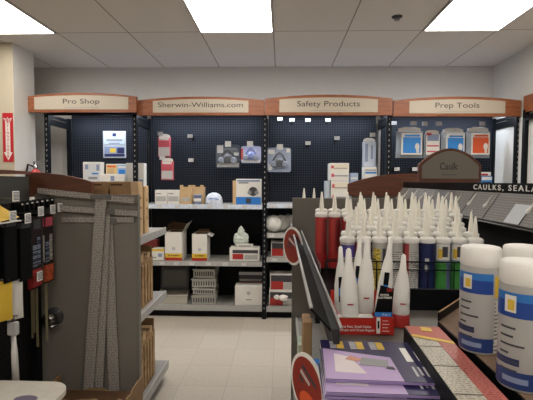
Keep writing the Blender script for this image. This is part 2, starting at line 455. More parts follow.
def pillow(w_, h, d, m, nx=8, nz=8, puff=1.0):
    """sealed bag, puffed in the middle, standing in xz and centred"""
    mb = MB(); vs, fs = [], []
    for sgn in (-1, 1):
        for j in range(nz+1):
            for i in range(nx+1):
                u, v = i/nx*2-1, j/nz*2-1
                t_ = max(0, (1-u**4)) * max(0, (1-v**4))
                jit = random.uniform(0.85, 1.0)
                vs.append((u*w_/2*(1-0.04*(1-v*v)), sgn*d/2*t_*jit*puff, v*h/2))
    N = (nx+1)*(nz+1)
    for q in (0, 1):
        for j in range(nz):
            for i in range(nx):
                a = q*N+j*(nx+1)+i; f = (a, a+1, a+nx+2, a+nx+1)
                fs.append(f if q == 0 else f[::-1])
    return mb.add(vs, fs, m, True)

# ---- Pro Shop section
s0 = SH[0][0]
p = carton('poster', 'white and navy notice board poster pinned on the pegboard under the Pro Shop sign', 'poster', 103, 126, 131, 158, YP-0.008, 0.006, mat('#aeb2ba', 0.6),
    [(0.06, 0.05, 0.94, 0.15, M['navy']), (0.06, 0.16, 0.94, 0.42, M['bluegrey']), (0.3, 0.2, 0.55, 0.36, M['yellow']), (0.62, 0.18, 0.92, 0.38, M['navy']),
     (0.06, 0.5, 0.94, 0.96, mat('#b9c6dc', 0.5)), (0.42, 0.8, 0.58, 0.92, M['navy']), (0.15, 0.62, 0.85, 0.7, M['grey']), (0.25, 0.53, 0.75, 0.57, M['grey'])])
carton('leaflet_box', 'pale leaflet box on the shelf below the poster, left of the magazines', 'box', 83, 101, 162, 186, 4.08, 0.08, M['paper'],
    [(0.08, 0.1, 0.92, 0.93, mat('#c6c9cc', 0.5)), (0.12, 0.7, 0.3, 0.9, M['bluegrey']), (0.75, 0.65, 0.92, 0.9, M['bluegrey']), (0.3, 0.3, 0.8, 0.4, M['grey']), (0.5, 0.5, 0.85, 0.56, M['lblue'])], base=s0)
carton('magazine', 'yellow covered magazine standing on the shelf below the poster', 'magazine', 106, 118, 164, 186, 4.16, 0.012, M['paper'],
    [(0.03, 0.3, 0.97, 0.97, mat('#d9bd7e', 0.5)), (0.1, 0.55, 0.7, 0.8, M['kraft']), (0.1, 0.85, 0.8, 0.93, M['orange'])], base=s0)
carton('magazine', 'blue covered magazine standing right of the yellow one below the poster', 'magazine', 117, 127, 164, 186, 4.145, 0.012, M['paper'],
    [(0.03, 0.3, 0.97, 0.97, mat('#8fb4dc', 0.5)), (0.2, 0.5, 0.8, 0.75, M['lblue']), (0.1, 0.82, 0.9, 0.9, M['white'])], base=s0)
carton('leaflet_holder', 'low white leaflet holder in front of the two magazines', 'holder', 101, 124, 174, 186, 4.07, 0.05, M['paper'],
    [(0.42, 0.45, 0.58, 0.85, M['bluegrey']), (0.25, 0.25, 0.75, 0.35, M['grey'])], base=s0)
carton('folder', 'plain grey folder standing at the right of the magazines', 'folder', 126, 132, 163, 186, 4.12, 0.1, mat('#b9b6ae', 0.6), base=s0)
carton('narrow_box', 'narrow white box standing just left of the red hanging packs', 'box', 138, 144, 163, 186, 4.06, 0.08, M['paper'], [(0.15, 0.3, 0.85, 0.6, M['bluegrey'])], base=SH[1][0])

# ---- web address section: hanging packs and hooks
def card_pack(name, label, cat, px0, px1, py0, py1, Y, body, patches, tagpx=None, group=None, puff=0.035):
    """bag or blister hanging from its own header card"""
    a, b = P(px0, (py0+py1)/2, Y), P(px1, (py0+py1)/2, Y); zt, zb = P((px0+px1)/2, py0, Y).z, P((px0+px1)/2, py1, Y).z
    w_, h = b.x-a.x, zt-zb
    t_ = thing(name, label, cat, ((a.x+b.x)/2, Y, zb), 0, group)
    bg = pillow(w_, h*0.86, puff, body); bo = bg.build('bag', t_, (0, 0, h*0.43))
    hc = MB().prism([(-w_*0.42, h*0.84), (w_*0.42, h*0.84), (w_*0.40, h*0.95), (w_*0.2, h), (-w_*0.2, h), (-w_*0.40, h*0.95)], -0.004, 0.004, M['paper'])
    hc.build('header_card', t_)
    pr = MB()
    for q, (u0, v0, u1, v1, pm) in enumerate(patches):
        pr.rbox(-w_/2+u0*w_, -w_/2+u1*w_, -puff/2-0.003-0.0007*q, -puff/2+0.0, v0*h, v1*h, pm, 0.001)
    pr.build('printed_insert', t_)
    if tagpx:
        L = YP - Y
        MB().tube([(0, 0.0, 0), (0, L-0.002, 0)], 0.003, M['chrome'], 6).build('peg_hook', t_, (0, 0, h*0.95))
        c = P(tagpx[0], tagpx[1], Y) - t_.location
        MB().box(-0.028, 0.028, -0.028, -0.025, -0.02, 0.02, M['tag']).build('price_tag', t_, (c.x, 0, c.z))
    return t_
redp = [(0.08, 0.05, 0.92, 0.42, mat('#b8b4b4', 0.4)), (0.08, 0.44, 0.92, 0.7, M['pink']), (0.15, 0.72, 0.85, 0.82, M['paper'])]
card_pack('cartridge_pack', 'pink-red filter pack hanging above the other pink-red pack', 'pack', 158, 171, 134, 157, 4.28, M['pink'], redp, (161, 134))
card_pack('cartridge_pack', 'pink-red filter pack hanging lowest, below the other pink-red pack', 'pack', 161, 174, 158, 180, 4.24, M['pink'], redp, (163, 158))
peg_hook(190, 137, 'empty hook with a tag, the upper one right of the red packs')
peg_hook(191, 161, 'empty hook with a tag, the lower one right of the red packs')
def respirator(parent, m, s_=1.0, y=-0.03):
    g = MB().lathe([(0.03, 0), (0.045, 0.012), (0.042, 0.03), (0.02, 0.045)], m, 14, T=Matrix.Translation((0, y, 0.02)) @ Matrix.Rotation(R(90), 4, 'X') @ Matrix.Scale(s_, 4))
    for sx in (-1, 1):
        g.lathe([(0.028, 0), (0.03, 0.02), (0.022, 0.026)], mat('#7d8596', 0.5), 14, T=Matrix.Translation((sx*0.055*s_, y-0.012, 0.0)) @ Matrix.Rotation(R(90), 4, 'X') @ Matrix.Scale(s_, 4))
    g.tube([(-0.06*s_, y, 0.03*s_), (-0.03*s_, y-0.01, 0.085*s_), (0, y-0.012, 0.11*s_), (0.03*s_, y-0.01, 0.085*s_), (0.06*s_, y, 0.03*s_)], 0.007*s_, m, 6)
    return g.build('respirator', parent)
def resp_pack(label, px0, px1, py0, py1, Y, card, resp, tagpx, prints):
    a, b = P(px0, (py0+py1)/2, Y), P(px1, (py0+py1)/2, Y); zt, zb = P((px0+px1)/2, py0, Y).z, P((px0+px1)/2, py1, Y).z
    w_, h = b.x-a.x, zt-zb; t_ = thing('respirator_pack', label, 'respirator pack', ((a.x+b.x)/2, Y, zb), 0, 'respirator packs hanging on the pegboards')
    c = MB().prism([(-w_/2+.01, 0), (w_/2-.01, 0), (w_/2, .015), (w_/2, h*0.88), (w_/2-.02, h*0.93), (w_*0.15, h*0.94), (w_*0.12, h), (-w_*0.12, h), (-w_*0.15, h*0.94), (-w_/2+.02, h*0.93), (-w_/2, h*0.88), (-w_/2, .015)], -0.004, 0.004, card)
    for q, (u0, v0, u1, v1, pm) in enumerate(prints): c.box(-w_/2+u0*w_, -w_/2+u1*w_, -0.005-0.0005*q, -0.004, v0*h, v1*h, pm)
    c.build('backing_card', t_)
    r = respirator(t_, resp, w_/0.22, y=-0.006); r.location = (0, 0, h*0.3)
    blister = MB().rbox(-w_*0.44, w_*0.44, -0.075, -0.005, h*0.06, h*0.8, M['clear'], 0.02); blister.build('blister', t_)
    MB().tube([(0, 0.0, 0), (0, YP-Y-0.002, 0)], 0.003, M['chrome'], 6).build('peg_hook', t_, (0, 0, h*0.96))
    q = P(tagpx[0], tagpx[1], Y-0.05) - t_.location
    MB().box(-0.03, 0.03, -0.05, -0.047, -0.028, 0.028, M['tag']).build('price_tag', t_, (q.x, 0, q.z))
    return t_
resp_pack('dark slate respirator pack hanging left of the lavender one', 216, 240, 143, 168, 4.25, mat('#323a4a', 0.4), M['dgrey'], (228, 144),
          [(0.05, 0.04, 0.95, 0.2, M['fine']), (0.05, 0.6, 0.3, 0.9, M['lgrey']), (0.75, 0.5, 0.95, 0.62, M['lgrey'])])
resp_pack('lavender respirator pack hanging right of the dark slate one', 241, 261, 145, 163, 4.25, M['lav'], mat('#6f7cb4', 0.4), (250, 144),
          [(0.05, 0.04, 0.95, 0.15, M['paper']), (0.0, 0.2, 0.12, 0.8, M['red'])])
# on its top shelf
z = SH[1][0]
wb = [(0.08, 0.2, 0.92, 0.55, M['fine']), (0.1, 0.7, 0.5, 0.78, M['grey'])]
carton('small_box', 'small white box, first from the left on the shelf under the red packs', 'box', 155, 167, 190, 204, 4.06, 0.11, M['paper'], wb, group='small white boxes on the top shelf', base=z)
carton('small_box', 'small white box between another white box and the notched tan boxes', 'box', 167.4, 179.5, 190, 204, 4.06, 0.11, M['paper'], wb, group='small white boxes on the top shelf', base=z)
def notched(label, px0, px1, base, Y=4.07):
    a, b = P(px0, 190, Y), P(px1, 190, Y); w_ = b.x-a.x; h = P(px0, 185, Y).z-base; c = h*0.28
    o = MB().prism([(-w_/2, 0), (w_/2, 0), (w_/2, h), (w_*0.22, h), (w_*0.22, h-c), (-w_*0.22, h-c), (-w_*0.22, h), (-w_/2, h)], 0, 0.004, M['kraft']) \
        .box(-w_/2, -w_/2+0.003, 0.004, 0.10, 0, h*0.8, M['kraft']).box(w_/2-0.003, w_/2, 0.004, 0.10, 0, h*0.8, M['kraft']).box(-w_/2, w_/2, 0.1, 0.103, 0, h*0.9, M['kraft']) \
        .box(-w_/2, w_/2, 0.004, 0.1, 0, 0.003, M['kraft']).box(-w_*0.35, w_*0.35, -0.0008, 0, h*0.15, h*0.35, M['fine']) \
        .build('dispenser_box', loc=((a.x+b.x)/2, Y, base))
    tag(o, label, 'box')
notched('pale tan open box with a notched front beside the small white boxes', 180, 191.5, z)
notched('pale tan open box with a notched front behind the blue and white tub', 192, 203.5, z, 4.1)
p = P(197.5, 203, 4.05)
tag(MB().lathe([(0.036, 0), (0.038, 0.02), (0.04, 0.085), (0.043, 0.087), (0.043, 0.095), (0.03, 0.097)], M['bluegrey'], 18).band(0.0405, 0.03, 0.06, -160, -20, M['paper']).build('tub', loc=(p.x, 4.05, z)), 'small blue and white tub in front of a notched tan box', 'tub')
# plastic wrapped dome of masks
p = P(214, 203, 4.1); pl = MB().lathe([(0.085, 0), (0.088, 0.03), (0.078, 0.07), (0.055, 0.1), (0.02, 0.115)], mat('#c6ccd6', 0.3, noise=0.25, scale=30, bump=0.6), 16, sy=0.7)
o = pl.build('wrapped_mask', loc=(p.x, 4.1, z)); tag(o, 'white wrapped domed mask lying on the shelf left of the picture box', 'mask')
MB().tube([(-0.08, -0.01, 0.03), (-0.03, -0.06, 0.06), (0.04, -0.055, 0.055), (0.082, -0.01, 0.03)], 0.004, M['lblue'], 6).build('strap', o)
o = carton('respirator_box', 'box with a respirator picture, tan side and blue base on the top shelf', 'box', 236, 261, 179, 204, 4.06, 0.14, M['paper'],
    [(0.0, 0.0, 1, 0.3, M['lblue']), (0.4, 0.05, 0.6, 0.25, M['dgrey']), (0.1, 0.82, 0.5, 0.88, M['grey']), (0.05, 0.9, 0.95, 0.97, M['bluegrey'])], base=z)
w_ = 0.24
MB().box(-0.155, -0.122, 0.0, 0.002, 0, 0.235, M['kraft']).build('side_flap', o)
g = MB().lathe([(0.03, 0), (0.045, 0.002)], M['dgrey'], 16, T=Matrix.Translation((0.045, -0.0015, 0.13)) @ Matrix.Rotation(R(90), 4, 'X'), cap=True)
for sx in (-1, 1): g.lathe([(0.02, 0), (0.02, 0.001)], M['grey'], 12, T=Matrix.Translation((0.045+sx*0.035, -0.004, 0.12)) @ Matrix.Rotation(R(90), 4, 'X'))
g.build('printed_respirator', o)
# ---- second shelf: tall white open boxes
z = SH[1][1]
def open_box(label, px0, px1, py0, Y, depth, base, flapn, words=True, rz=0):
    a, b = P(px0, py0, Y), P(px1, py0, Y); w_ = b.x-a.x; h = a.z-base
    t_ = thing('open_carton', label, 'box', ((a.x+b.x)/2, Y, base), rz); wl = 0.003
    bd = MB().box(-w_/2, w_/2, 0, wl, 0, h, M['paper']).box(-w_/2, w_/2, depth-wl, depth, 0, h, M['paper']) \
        .box(-w_/2, -w_/2+wl, wl, depth-wl, 0, h, M['paper']).box(w_/2-wl, w_/2, wl, depth-wl, 0, h, M['paper']).box(-w_/2, w_/2, 0, depth, 0, wl, M['paper']) \
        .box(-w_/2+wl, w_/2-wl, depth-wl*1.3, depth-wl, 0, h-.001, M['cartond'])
    bd.box(-w_/2, w_/2, -0.0009, 0.0003, 0.0, 0.0279, M['red']).box(-w_/2, w_/2, -0.001, 0.0003, 0.028, 0.07, M['yellow'])
    bd.build('body', t_)
    MB().prism([(0.018*math.cos(R(k*30)), 0.018*math.sin(R(k*30))) for k in range(12)], -0.0008, 0.0, M['lgrey'], T=Matrix.Translation((0, -0.0002, h*0.42))).build('printed_logo', t_)
    MB().box(-w_*0.3, -w_*0.22, -0.0016, -0.001, 0.042, 0.056, M['ink']).box(-w_*0.15, w_*0.35, -0.0016, -0.001, 0.043, 0.055, print_mat('#3a3020', '#d8b43a', 'band_print', rows=90)).build('printed_marks', t_)
    # flaps
    for nm, pts in flapn(w_, h, depth):
        MB().add(pts, [(0, 1, 2, 3)], M['paper'] if nm != 'in' else M['cartond']).build('flap', t_)
    return t_
open_box('tall white open carton with raised flaps and a yellow and red band, the left one', 165, 182, 232, 4.05, 0.2, z,
    lambda w_, h, d: [('o', [(w_/2, 0, h), (w_/2, d, h), (w_/2+0.06, d, h+0.1), (w_/2+0.04, 0.03, h+0.08)]),
                      ('in', [(-w_/2, 0.01, h), (-w_/2, d, h), (-w_/2+0.05, d, h+0.09), (-w_/2+0.03, 0.03, h+0.07)]),
                      ('in', [(-w_/2, d, h), (w_/2, d, h), (w_/2-0.01, d+0.02, h+0.07), (-w_/2+0.03, d+0.02, h+0.08)])])
open_box('white open carton with a yellow and red band, right of the taller one', 192, 207, 234, 4.05, 0.18, z,
    lambda w_, h, d: [('o', [(w_/2, 0, h), (w_/2, d, h), (w_/2+0.045, d, h-0.02), (w_/2+0.045, 0.02, h-0.03)]),
                      ('in', [(-w_/2, d, h), (w_/2, d, h), (w_/2-0.01, d+0.02, h+0.03), (-w_/2+0.03, d+0.02, h+0.03)])])
o = carton('small_box', 'small white box with a yellow top band left of the tall open cartons', 'box', 151, 164, 249, 265, 4.05, 0.12, M['paper'],
    [(0, 0.8, 1, 1.0, M['yellow']), (0.55, 0.3, 0.85, 0.6, M['bluegrey']), (0.1, 0.2, 0.4, 0.3, M['grey'])], base=z)
carton('flat_box', 'dark red flat box behind the left display, left of the small white box', 'box', 141, 157, 240, 262, 4.2, 0.1, mat('#7d2f28', 0.6), [(0.1, 0.2, 0.9, 0.5, M['dred'])], base=z)
def crumpled(name, label, cat, loc, pts, seed, m):
    rnd = random.Random(seed); mb = MB()
    for (x, y, zz, r, hh) in pts:
        prof = []
        n = 7
        vs, fs = [], []
        for k in range(n+1):
            u = k/n; rr = r*math.sqrt(max(0.02, 1-(2*u-1)**2))
            for i in range(9):
                a = 2*math.pi*i/9; q = rr*rnd.uniform(0.7, 1.15)
                vs.append((x+q*math.cos(a), y+q*0.6*math.sin(a), zz+u*hh))
        for k in range(n):
            for i in range(9):
                j = (i+1) % 9; fs.append((k*9+i, k*9+j, k*9+9+j, k*9+9+i))
        fs += [tuple(range(8, -1, -1)), tuple(range(n*9, n*9+9))]
        mb.add(vs, fs, m)
    return tag(mb.build(name, loc=loc), label, cat)
gb = carton('glove_box', 'red, black and white glove box on the middle shelf under the crumpled gloves', 'box', 229.5, 259.5, 248, 265, 4.05, 0.15, M['paper'],
    [(0.1, 0.15, 0.46, 0.55, M['red']), (0.1, 0.6, 0.95, 0.85, M['dgrey']), (0.5, 0.15, 0.93, 0.5, M['fine'])], base=z)
zt = P(245, 248, 4.05).z
crumpled('glove_bundle', 'pale green crumpled gloves spilling up from the red and white glove box', 'gloves', (P(242, 248, 4.1).x, 4.11, zt+0.001),
    [(-0.03, 0, 0.0, 0.055, 0.12), (0.02, 0.01, 0.0, 0.05, 0.15), (-0.01, 0, 0.06, 0.035, 0.15), (-0.055, 0, 0.06, 0.03, 0.08), (0.035, 0, 0.05, 0.03, 0.09)], 3, M['foam'])
carton('small_card', 'small white card in front of the crumpled gloves', 'card', 237, 253, 244, 248, 4.056, 0.02, M['paper'], [(0.1, 0.2, 0.9, 0.8, M['fine'])], base=zt+0.001)
# ---- base deck
z = 0.116
def tray(label, loc, w_, d, h, rz=0, m=None, slots=True, group=None):
    m = m or M['lgrey']; t_ = thing('paint_tray', label, 'tray', loc, rz, group)
    b_ = MB(); wl = 0.006
    b_.box(-w_/2, w_/2, 0, d, 0, wl, m).box(-w_/2, w_/2, 0, wl, wl, h, m).box(-w_/2, w_/2, d-wl, d, wl, h, m).box(-w_/2, -w_/2+wl, wl, d-wl, wl, h, m).box(w_/2-wl, w_/2, wl, d-wl, wl, h, m)
    b_.box(-w_/2-0.008, w_/2+0.008, -0.008, 0.0, h-0.012, h, m)
    b_.build('basin', t_)
    if slots:
        s_ = MB(); n = 9
        for k in range(n):
            x = -w_/2+0.02+(w_-0.04)*k/(n-1); s_.box(x-0.006, x+0.006, -0.0012, 0.0004, h*0.2, h*0.7, M['dgrey'])
        s_.build('rib_slots', t_)
    return t_
for k, (dz, rz, lab) in enumerate([(0.0, 0.03, 'bottom pale slotted tray of the stack on the base deck'), (0.095, -0.02, 'pale slotted tray second from the bottom of the stack'),
                                   (0.165, 0.05, 'pale slotted tray third from the bottom of the stack'), (0.26, -0.03, 'top pale slotted tray of the stack on the base deck')]):
    tray(lab, (P(204, 300, 4.08).x, 4.06+0.008*k, z + dz), 0.235 - 0.02*(k % 2), 0.26, 0.086 if k != 1 else 0.06, rz, mat('#a9a79f', 0.5), group='stack of pale trays on the base deck')
tray('large pale tray lying on the base deck left of the stacked trays', (P(172, 305, 4.05).x, 4.05, z), 0.30, 0.3, 0.09, 0.12, mat('#b5b0a4', 0.5), slots=False)
o = MB().rbox(-0.15, 0.15, 0, 0.06, 0, 0.24, M['dgrey'], 0.01).rbox(-0.12, 0.12, -0.002, 0.0, 0.03, 0.2, mat('#55534e', 0.5), 0.001).build('tool_case', loc=(P(174, 290, 4.2).x, 4.22, z+0.10), rz=(R(-8), 0, 0))
tag(o, 'dark grey case leaning up inside the large pale tray on the base deck', 'case')
carton('product_box', 'grey box with a red label half hidden behind the plain white carton', 'box', 239, 264, 272, 306, 4.2, 0.12, M['dgrey'],
    [(0, 0.9, 1, 1, M['lgrey']), (0.0, 0.5, 1, 0.66, M['red']), (0.02, 0.68, 0.9, 0.76, M['lgrey'])], base=z)
o = carton('white_carton', 'plain white carton with a small round crest on the base deck', 'box', 235, 262, 286, 309, 4.03, 0.14, M['paper'], [(0.4, 0.28, 0.62, 0.33, M['grey'])], base=z)
MB().lathe([(0.016, 0), (0.016, 0.001)], M['grey'], 14, T=Matrix.Translation((0, -0.0002, 0.125)) @ Matrix.Rotation(R(90), 4, 'X')).lathe([(0.010, 0), (0.010, 0.0014)], M['lgrey'], 14, T=Matrix.Translation((0, -0.0002, 0.125)) @ Matrix.Rotation(R(90), 4, 'X')).build('printed_logo', o)

# ---- Safety Products section
for k, (px, py, lab) in enumerate([(280, 120, 'empty hook with a tag, first from the left under the Safety Products sign'), (292, 121, 'empty hook with a tag, second from the left under the Safety Products sign'),
    (308, 121, 'empty hook with a tag, third from the left under the Safety Products sign'), (328, 121, 'empty hook with a tag, fourth from the left under the Safety Products sign'),
    (308, 144, 'empty hook with a tag, alone below the third hook of the top row'), (337, 139, 'empty hook with a tag left of the hanging glove pack')]):
    peg_hook(px, py, lab)
resp_pack('grey clear respirator pack hanging beside the black upright under the Safety Products sign', 267.5, 291, 146, 172, 4.25, mat('#8f9ab0', 0.4), M['dgrey'], (280, 147),
          [(0.04, 0.7, 0.3, 0.85, M['paper']), (0.04, 0.08, 0.2, 0.3, M['paper']), (0.8, 0.75, 0.95, 0.9, M['paper'])])
z = SH[2][0]
def strip(n_, m):  return [(0.05, 0.62, 0.95, 0.92, mat('#d8d0bc', 0.6)), (0.2, 0.68, 0.9, 0.73, M['grey']), (0.06, 0.7, 0.2, 0.86, M['pink']), (0.2, 0.25, 0.95, 0.32, M['grey']), (0.08, 0.22, 0.22, 0.4, M['pink'])]
carton('coverall_box', 'cream printed box, lower of the two stacked behind the red caulk tubes', 'box', 331, 349, 181, 200, 4.05, 0.2, M['paper'], strip(0, 0), base=z)
zb_ = P(340, 181, 4.05).z
carton('coverall_box', 'cream printed box, upper of the two stacked behind the red caulk tubes', 'box', 330, 349, 163, 181, 4.05, 0.2, M['paper'], strip(0, 0), base=zb_+0.001)
carton('small_box', 'pale grey narrow box left of the two stacked cream boxes', 'box', 325.5, 329.8, 181, 201, 4.08, 0.15, mat('#b6c0c8', 0.5), base=z)
o = card_pack('glove_pack', 'long grey glove pack hanging left of the pale metal upright', 'gloves', 362, 376, 138, 168, 4.25, mat('#9fa8b8', 0.4), [(0.1, 0.05, 0.85, 0.9, mat('#b8c0cc', 0.5)), (0.2, 0.2, 0.4, 0.8, M['bluegrey']), (0.6, 0.3, 0.75, 0.75, M['bluegrey'])], (372, 135))
carton('small_box', 'white box with a blue stripe below the long hanging glove pack', 'box', 364, 377, 167, 201, 4.12, 0.12, M['paper'], [(0.08, 0.82, 0.92, 0.87, M['lblue']), (0.08, 0.9, 0.92, 0.93, M['grey'])], base=z)
carton('small_box', 'pale blue box between the cream boxes and the striped white box', 'box', 350, 358, 173, 201, 4.12, 0.12, mat('#9fb0cc', 0.5), [(0.1, 0.8, 0.9, 0.86, M['paper'])], base=z)
# dust masks on the second shelf
z = SH[2][1]
def dust_mask(label, x, y, ang, r=0.075):
    t_ = thing('dust_mask', label, 'mask', (x, y, z + 0.001), 0, 'white dust masks on the shelf')
    T = Matrix.Translation((0, 0, r*1.05)) @ Matrix.Rotation(ang, 4, 'Z') @ Matrix.Rotation(R(80), 4, 'X')
    MB().lathe([(r, 0), (r*0.97, 0.02), (r*0.8, 0.045), (r*0.5, 0.06), (r*0.15, 0.066)], M['white'], 18, T=T).build('cup', t_)
    MB().lathe([(r*1.0, -0.004), (r*1.04, 0.0), (r*1.0, 0.004)], M['lgrey'], 18, T=T).build('rim', t_)
    return t_
xx = P(279, 230, 4.1).x
dust_mask('white dust mask at the front of the row, facing out', P(274, 226, 4.1).x, 4.12, 0.25, 0.083)
dust_mask('white dust mask second in the row, behind the front one', P(281, 226, 4.14).x, 4.215, 0.4, 0.08)
dust_mask('white dust mask farthest right and partly behind the grey panel', P(287, 226, 4.18).x + 0.02, 4.315, 0.5, 0.08)
crumpled('mask_bag', 'grey crumpled bag on the left end of the dust mask shelf', 'bag', (P(269, 226, 4.3).x, 4.31, z), [(0, 0, 0, 0.06, 0.15)], 9, mat('#8f8f8c', 0.4))
rl = [(0.04, 0.5, 0.96, 0.92, M['dgrey']), (0.04, 0.06, 0.55, 0.55, M['red']), (0.55, 0.06, 0.94, 0.48, M['fine'])]
carton('glove_box', 'black, red and white box on the third shelf, below the dust masks', 'box', 271, 293, 242, 257, 4.06, 0.15, M['paper'], rl, base=SH[2][2])
zb0 = 0.116
carton('glove_box', 'black, red and white box, lower of the two on the base deck beside the upright', 'box', 269, 294, 291, 309, 4.03, 0.16, M['paper'], rl, base=zb0)
carton('glove_box', 'black, red and white box, upper of the two on the base deck beside the upright', 'box', 270, 294, 274, 290.5, 4.05, 0.15, M['paper'], rl, base=P(280, 291, 4.03).z+0.001)
crumpled('plastic_bag', 'white crumpled plastic bag draped in front of the two base deck boxes', 'bag', (P(280, 295, 4.0).x, 3.985, P(280, 300, 3.98).z),
    [(-0.03, 0, 0, 0.03, 0.05), (0.03, 0, -0.01, 0.05, 0.06)], 5, M['white'])

# ---- Prep Tools section
for px, py, lab in [(394, 124, 'hook with a tag, farthest left under the Prep Tools sign'), (397, 170, 'low hook with a tag above the brown arch, left one'),
                    (415, 170, 'low hook with a tag above the brown arch, beside the caulk sign')]:
    peg_hook(px, py, lab)
def sponge(label, px0, px1, py0, py1, cm, tagpx, thin=False):
    p0 = [(0.18, 0.1, 0.93, 0.8, M['paper']), (0.24, 0.15, 0.88, 0.66, cm), (0.3, 0.68, 0.85, 0.74, cm), (0.72, 0.16, 0.82, 0.42, M['paper'])]
    if thin: p0 = [(0.1, 0.1, 0.9, 0.8, M['paper']), (0.15, 0.6, 0.85, 0.8, M['bluegrey']), (0.15, 0.4, 0.85, 0.45, M['pink']), (0.15, 0.2, 0.85, 0.25, M['pink']), (0.1, 0.8, 0.4, 0.88, M['red'])]
    t_ = card_pack('sponge_bag', label, 'bag', px0, px1, py0, py1, 4.22, mat('#8f969e', 0.3, noise=0.1, scale=20), p0, tagpx, 'bagged tools under the prep tools sign', puff=0.06)
    ins = [c for c in t_.children if c.name.startswith('printed_insert')][0]
    if not thin:
        w_ = P(px1, 140, 4.22).x - P(px0, 140, 4.22).x; h = P(px0, py0, 4.22).z - P(px0, py1, 4.22).z
        MB().lathe([(0.022, 0), (0.022, 0.001)], M['paper'], 12, sy=1.6, T=Matrix.Translation((w_*0.25, -0.0375, h*0.36)) @ Matrix.Rotation(R(90), 4, 'X')).build('printed_picture', ins)
    return t_
cb = mat('#2f86d2', 0.5, key='bright_blue')
sponge('bagged tool with a bright blue label, leftmost of the hanging bags', 395.5, 423, 127, 158, cb, (413, 123.5))
sponge('narrow bagged tool with a red and white label between two blue labels', 423.5, 440, 130, 158, cb, (424, 124), True)
sponge('bagged tool with a bright blue label next to the orange labelled bag', 440.5, 465, 128, 158, cb, (438, 124))
sponge('bagged tool with an orange label, rightmost of the hanging bags', 465.5, 490, 127, 158, M['orange'], (481, 124))
z = SH[3][0]
for k, (px0, px1, py0, hx, lab) in enumerate([(481, 492, 176, '#3f7fc0', 'blue box at the right end of the back shelf, beside the caulk sign'), ]):
    carton('small_box', lab, 'box', px0, px1, py0, 200, 4.08, 0.1, mat(hx, 0.5), [(0.05, 0.86, 0.95, 0.97, M['paper']), (0.1, 0.7, 0.9, 0.8, M['navy'])], base=z)
zt = P(486, 176, 4.08).z
carton('small_box', 'small red and white box lying on the blue box beside the caulk sign', 'box', 481, 491, 172, 176, 4.09, 0.08, M['paper'], [(0.05, 0.1, 0.7, 0.6, M['red'])], base=zt+0.001)

# ------------------------------------------------------------------ column: sign and extinguisher
p0, p1 = P(2.5, 113, 3.67), P(14, 162, 3.67)
w_, h = p1.x-p0.x, p0.z-p1.z
o = MB().box(-w_/2, w_/2, -0.003, 0, 0, h, mat('#b3202a', 0.4, key='sign_red')).build('fire_sign', loc=((p0.x+p1.x)/2, 3.669, p1.z))
tag(o, 'tall red FIRE EXTINGUISHER sign with a white down arrow on the cream column', 'sign')
cw = w_*0.5
MB().prism([(-w_*.22, h*.2), (-w_*.42, h*.2), (0, h*.03), (w_*.42, h*.2), (w_*.22, h*.2), (w_*.22, h*.8), (w_*.42, h*.9), (w_*.1, h*.88), (0, h*.92), (-w_*.1, h*.88), (-w_*.42, h*.9), (-w_*.22, h*.8)], -0.0042, -0.0031, M['paper']).build('arrow', o)
text('FIRE', 0.038, M['sign_red'] if 'sign_red' in M else mat('#b3202a', 0.4, key='sign_red'), o, (0, -0.005, h*0.84), xs=0.85, ext=0.0003, bold=0.0006)
for k, c in enumerate('EXTINGUISHER'):
    pass
to = text('\n'.join('EXTINGUISHER'), 0.030, mat('#b3202a', 0.4, key='sign_red'), o, (0, -0.005, h*0.49), ext=0.0003, bold=0.0006)
t = thing('fire_extinguisher', 'red fire extinguisher with a chrome handle hanging on the side of the cream column', 'fire extinguisher', (P(25, 170, 3.85).x + 0.0, 3.86, 1.02))
t.location.x = XC + 0.075
MB().lathe([(0.045, 0), (0.055, 0.012), (0.056, 0.36), (0.045, 0.40), (0.022, 0.42), (0.02, 0.43)], M['red'], 20).band(0.0565, 0.12, 0.25, -170, -20, M['paper']).build('cylinder', t)
MB().lathe([(0.02, 0.43), (0.022, 0.46), (0.012, 0.47)], M['chrome'], 12).box(-0.015, 0.075, -0.008, 0.008, 0.465, 0.472, M['chrome']).box(-0.015, 0.085, -0.008, 0.008, 0.49, 0.497, M['chrome']).box(-0.02, -0.01, -0.006, 0.006, 0.45, 0.5, M['chrome']).build('valve_handle', t)
MB().tube([(-0.02, 0, 0.45), (-0.065, -0.01, 0.47), (-0.062, -0.04, 0.4), (-0.05, -0.062, 0.25), (-0.04, -0.065, 0.12)], 0.009, M['black'], 8).build('hose', t)
MB().box(-0.074, -0.056, -0.03, 0.03, 0.1, 0.38, M['black']).build('wall_bracket', t)

# ------------------------------------------------------------------ left aisle gondola
YE = 1.98; XE = X(138.5, YE, 300)
t = thing('aisle_gondola', 'grey aisle shelving with a bare end panel, left of the aisle', 'shelving unit', (-1.0, YE, 0))
ox = 1.0
def L(x): return x + 1.0
MB().box(L(-1.20), L(XE), 0, 0.02, 0.02, Z(195, YE, 130), M['panel']).build('end_panel', t)
MB().box(L(XE-0.012), L(XE+0.004), -0.004, 0.024, 0.0, Z(194.5, YE, 130), M['panel2']).build('edge_trim', t)
MB().box(L(-1.215), L(-1.20), 0.03, 0.80, 0.02, 1.27, M['pegx']).build('back_panel', t)
def side_shelf(parent, x_in, x_out, y0, y1, z, m, ml, loc):
    a = MB().box(x_in, x_out, y0, y1, z-0.025, z, m).prism([(x_in, z-0.025), (x_in, z-0.10), (x_out-0.01, z-0.035), (x_out, z-0.025)], y0, y0+0.003, m) \
        .prism([(x_in, z-0.025), (x_in, z-0.10), (x_out-0.01, z-0.035), (x_out, z-0.025)], y1-0.003, y1, m)
    o_ = a.build('shelf', parent)
    MB().box(x_out, x_out+0.008, y0, y1, z-0.04, z+0.004, ml).build('price_channel', o_)
    return o_
